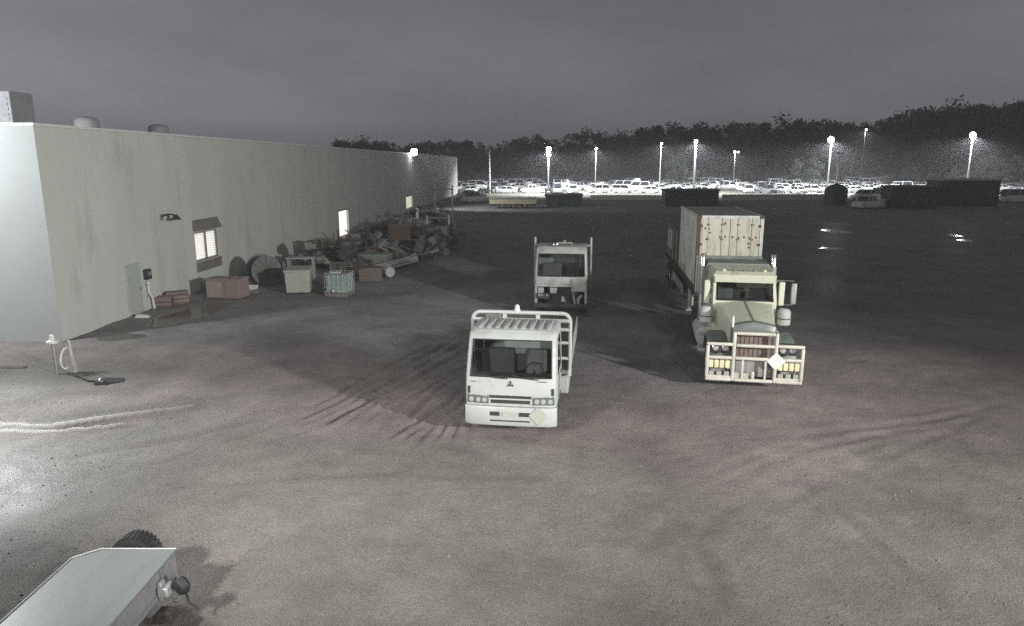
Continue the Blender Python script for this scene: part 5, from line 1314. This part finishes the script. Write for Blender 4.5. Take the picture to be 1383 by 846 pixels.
def tree_proto(seed, h, spread, leafm, clumps=46, leaves=44, size=.55, trunk_frac=.35):
    sz = h*(1-trunk_frac)/1.75; cz = h - sz*.98
    vs, fs, cs = crown_mesh(seed, spread, sz, clumps, leaves, size)
    b = MB(); b.add([Vector(v)+Vector((0, 0, cz)) for v in vs], fs); me_c = bpy.data.meshes.new('crown'); me_c.from_pydata([tuple(v) for v in b.v], [], b.f); me_c.materials.append(M[leafm]); me_c.update()
    r = random.Random(seed+1); b = MB(); top = Vector((r.uniform(-.6, .6), r.uniform(-.6, .6), cz+sz*.3)); midp = Vector((r.uniform(-.4, .4), r.uniform(-.4, .4), cz*.55))
    b.tube([(0, 0, -.2), tuple(midp), tuple(top)], [h*.022, h*.016, h*.006], 8)
    for k in range(7):
        c = cs[k*5 % len(cs)][0] + Vector((0, 0, cz)); s = midp.lerp(top, r.uniform(.2, .95))
        b.tube([tuple(s), tuple(s.lerp(c, .5)+Vector((0, 0, .4))), tuple(c)], [h*.009, h*.006, h*.003], 6)
    o = b.build('trunk', M['bark']); me_t = o.data; bpy.data.objects.remove(o)
    return me_c, me_t
TP = [tree_proto(100+k*7, h, sp, 'leaf', 60, 44, .6, .2) for k, (h, sp) in enumerate(((20, 8.5), (17, 7.5), (23, 9.5), (18, 9.0), (21, 7.0), (15, 8)))]
TPH = (20, 17, 23, 18, 21, 15)
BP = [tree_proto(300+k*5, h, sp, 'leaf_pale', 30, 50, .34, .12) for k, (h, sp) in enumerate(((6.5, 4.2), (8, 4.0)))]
TREES = []
def tree(proto, x, y, s, rz, label, group, cat='tree', name='gum_tree', sx=1.0, off=0):
    t = thing(name, label, cat, (x, y, 0), rz, group); TREES.append((t, off)); t.scale = (s*sx, s*sx, s)
    for nm, me_ in zip(('crown', 'trunk'), proto):
        o = bpy.data.objects.new(nm, me_); COL.objects.link(o); o.parent = t
rt = random.Random(5)
def skyline(px):
    return np.interp(px, [440, 480, 560, 640, 700, 770, 800, 840, 900, 980, 1050, 1120, 1180, 1215, 1250, 1300, 1340, 1383, 1440], [204, 188, 194, 192, 186, 184, 176, 176, 172, 168, 164, 166, 172, 150, 138, 146, 138, 140, 140])
px = 395
k = 0
while px < 1425:
    Y = rt.uniform(232, 262) if px > 625 else rt.uniform(205, 245)
    x, zt = XZ(px, float(skyline(px)) + rt.uniform(-3, 9), Y)
    i = rt.randrange(6); s = max(.45, zt/TPH[i])
    lm = min(POLES[1:] + [(661, 'the bare pole'), (440, 'the middle shed roof'), (520, 'the far shed roof'), (559, 'the wall floodlight'), (605, 'the far shed end')], key=lambda q: abs(q[0]-px))
    size_ = 'broad' if s*TPH[i] < 17 else ('tall' if s*TPH[i] > 20.5 else 'middling')
    where = ('straight behind ' if abs(lm[0]-px) < 9 else ('left of ' if px < lm[0] else 'right of ')) + lm[1]
    wgrp = 'beyond the far end of the long shed' if px < 630 else ('behind the left half of the lit car lot' if px < 900 else ('behind the brightest lamps of the car lot' if px < 1190 else 'tall at the right end of the tree line'))
    tree(TP[i], x, Y, s, rt.uniform(0, 6.28), f'{size_} dark tree, front row, {where}', f'dark trees {wgrp}', sx=rt.uniform(.9, 1.3), off=abs(lm[0]-px))
    px += rt.uniform(9, 19)
for k in range(33):   # second, lower row that closes the line
    px = 420 + k*31 + rt.uniform(-9, 9); Y = rt.uniform(266, 290)
    x, zt = XZ(px, float(skyline(px)) + rt.uniform(14, 24), Y); i = rt.randrange(6)
    lm = min(POLES + [(440, 'the middle shed roof'), (520, 'the far shed roof'), (559, 'the wall floodlight'), (605, 'the far shed end')], key=lambda q: abs(q[0]-px))
    where = ('straight behind ' if abs(lm[0]-px) < 9 else ('left of ' if px < lm[0] else 'right of ')) + lm[1]
    tree(TP[i], x, Y, max(.45, zt/TPH[i]), rt.uniform(0, 6.28), f'lower dark tree, back row, {where}', 'lower dark trees in the back row', sx=1.35, off=abs(lm[0]-px))
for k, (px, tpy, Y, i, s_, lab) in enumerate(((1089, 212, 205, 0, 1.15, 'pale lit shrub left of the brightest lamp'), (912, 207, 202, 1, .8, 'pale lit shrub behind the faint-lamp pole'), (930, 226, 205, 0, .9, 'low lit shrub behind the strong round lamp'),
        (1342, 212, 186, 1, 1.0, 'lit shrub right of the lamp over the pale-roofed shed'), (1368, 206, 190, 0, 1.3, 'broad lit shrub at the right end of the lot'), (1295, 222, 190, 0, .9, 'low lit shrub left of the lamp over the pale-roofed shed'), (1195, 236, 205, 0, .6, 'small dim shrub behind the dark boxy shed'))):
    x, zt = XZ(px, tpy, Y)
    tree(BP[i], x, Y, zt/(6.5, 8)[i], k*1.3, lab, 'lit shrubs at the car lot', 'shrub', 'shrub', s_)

same = {}
for t, off in TREES + NAMED: same.setdefault(t['label'], []).append((off, t))
for lab, ts in same.items():
    if len(ts) > 1:
        ts.sort(key=lambda q: q[0])
        words = ('nearer it', 'farther off') if len(ts) == 2 else ('nearest it', 'in between', 'farthest off', 'outermost')
        for (off, t), w_ in zip(ts, words): t['label'] = f'{lab}, {w_}'

# ------------------------------------------------------------------ thin night haze
HAZE = 0.0009
if HAZE:
    b = MB(); b.box(-640, 640, -90, 700, -1.2, 34)
    hz = b.build('haze', bpy.data.materials.new('night_air'), smooth=False)
    hm = hz.data.materials[0]; hm.use_nodes = True; n = hm.node_tree.nodes; n.remove(n['Principled BSDF'])
    pv = n.new('ShaderNodeVolumePrincipled'); pv.inputs['Color'].default_value = (.93, .93, .96, 1); pv.inputs['Density'].default_value = HAZE
    hm.node_tree.links.new(pv.outputs[0], n['Material Output'].inputs['Volume'])
    hz['kind'] = 'stuff'
print('objects', len(bpy.data.objects), 'tris', sum(len(o.data.loop_triangles) if False else len(o.data.polygons) for o in bpy.data.objects if o.type == 'MESH'))
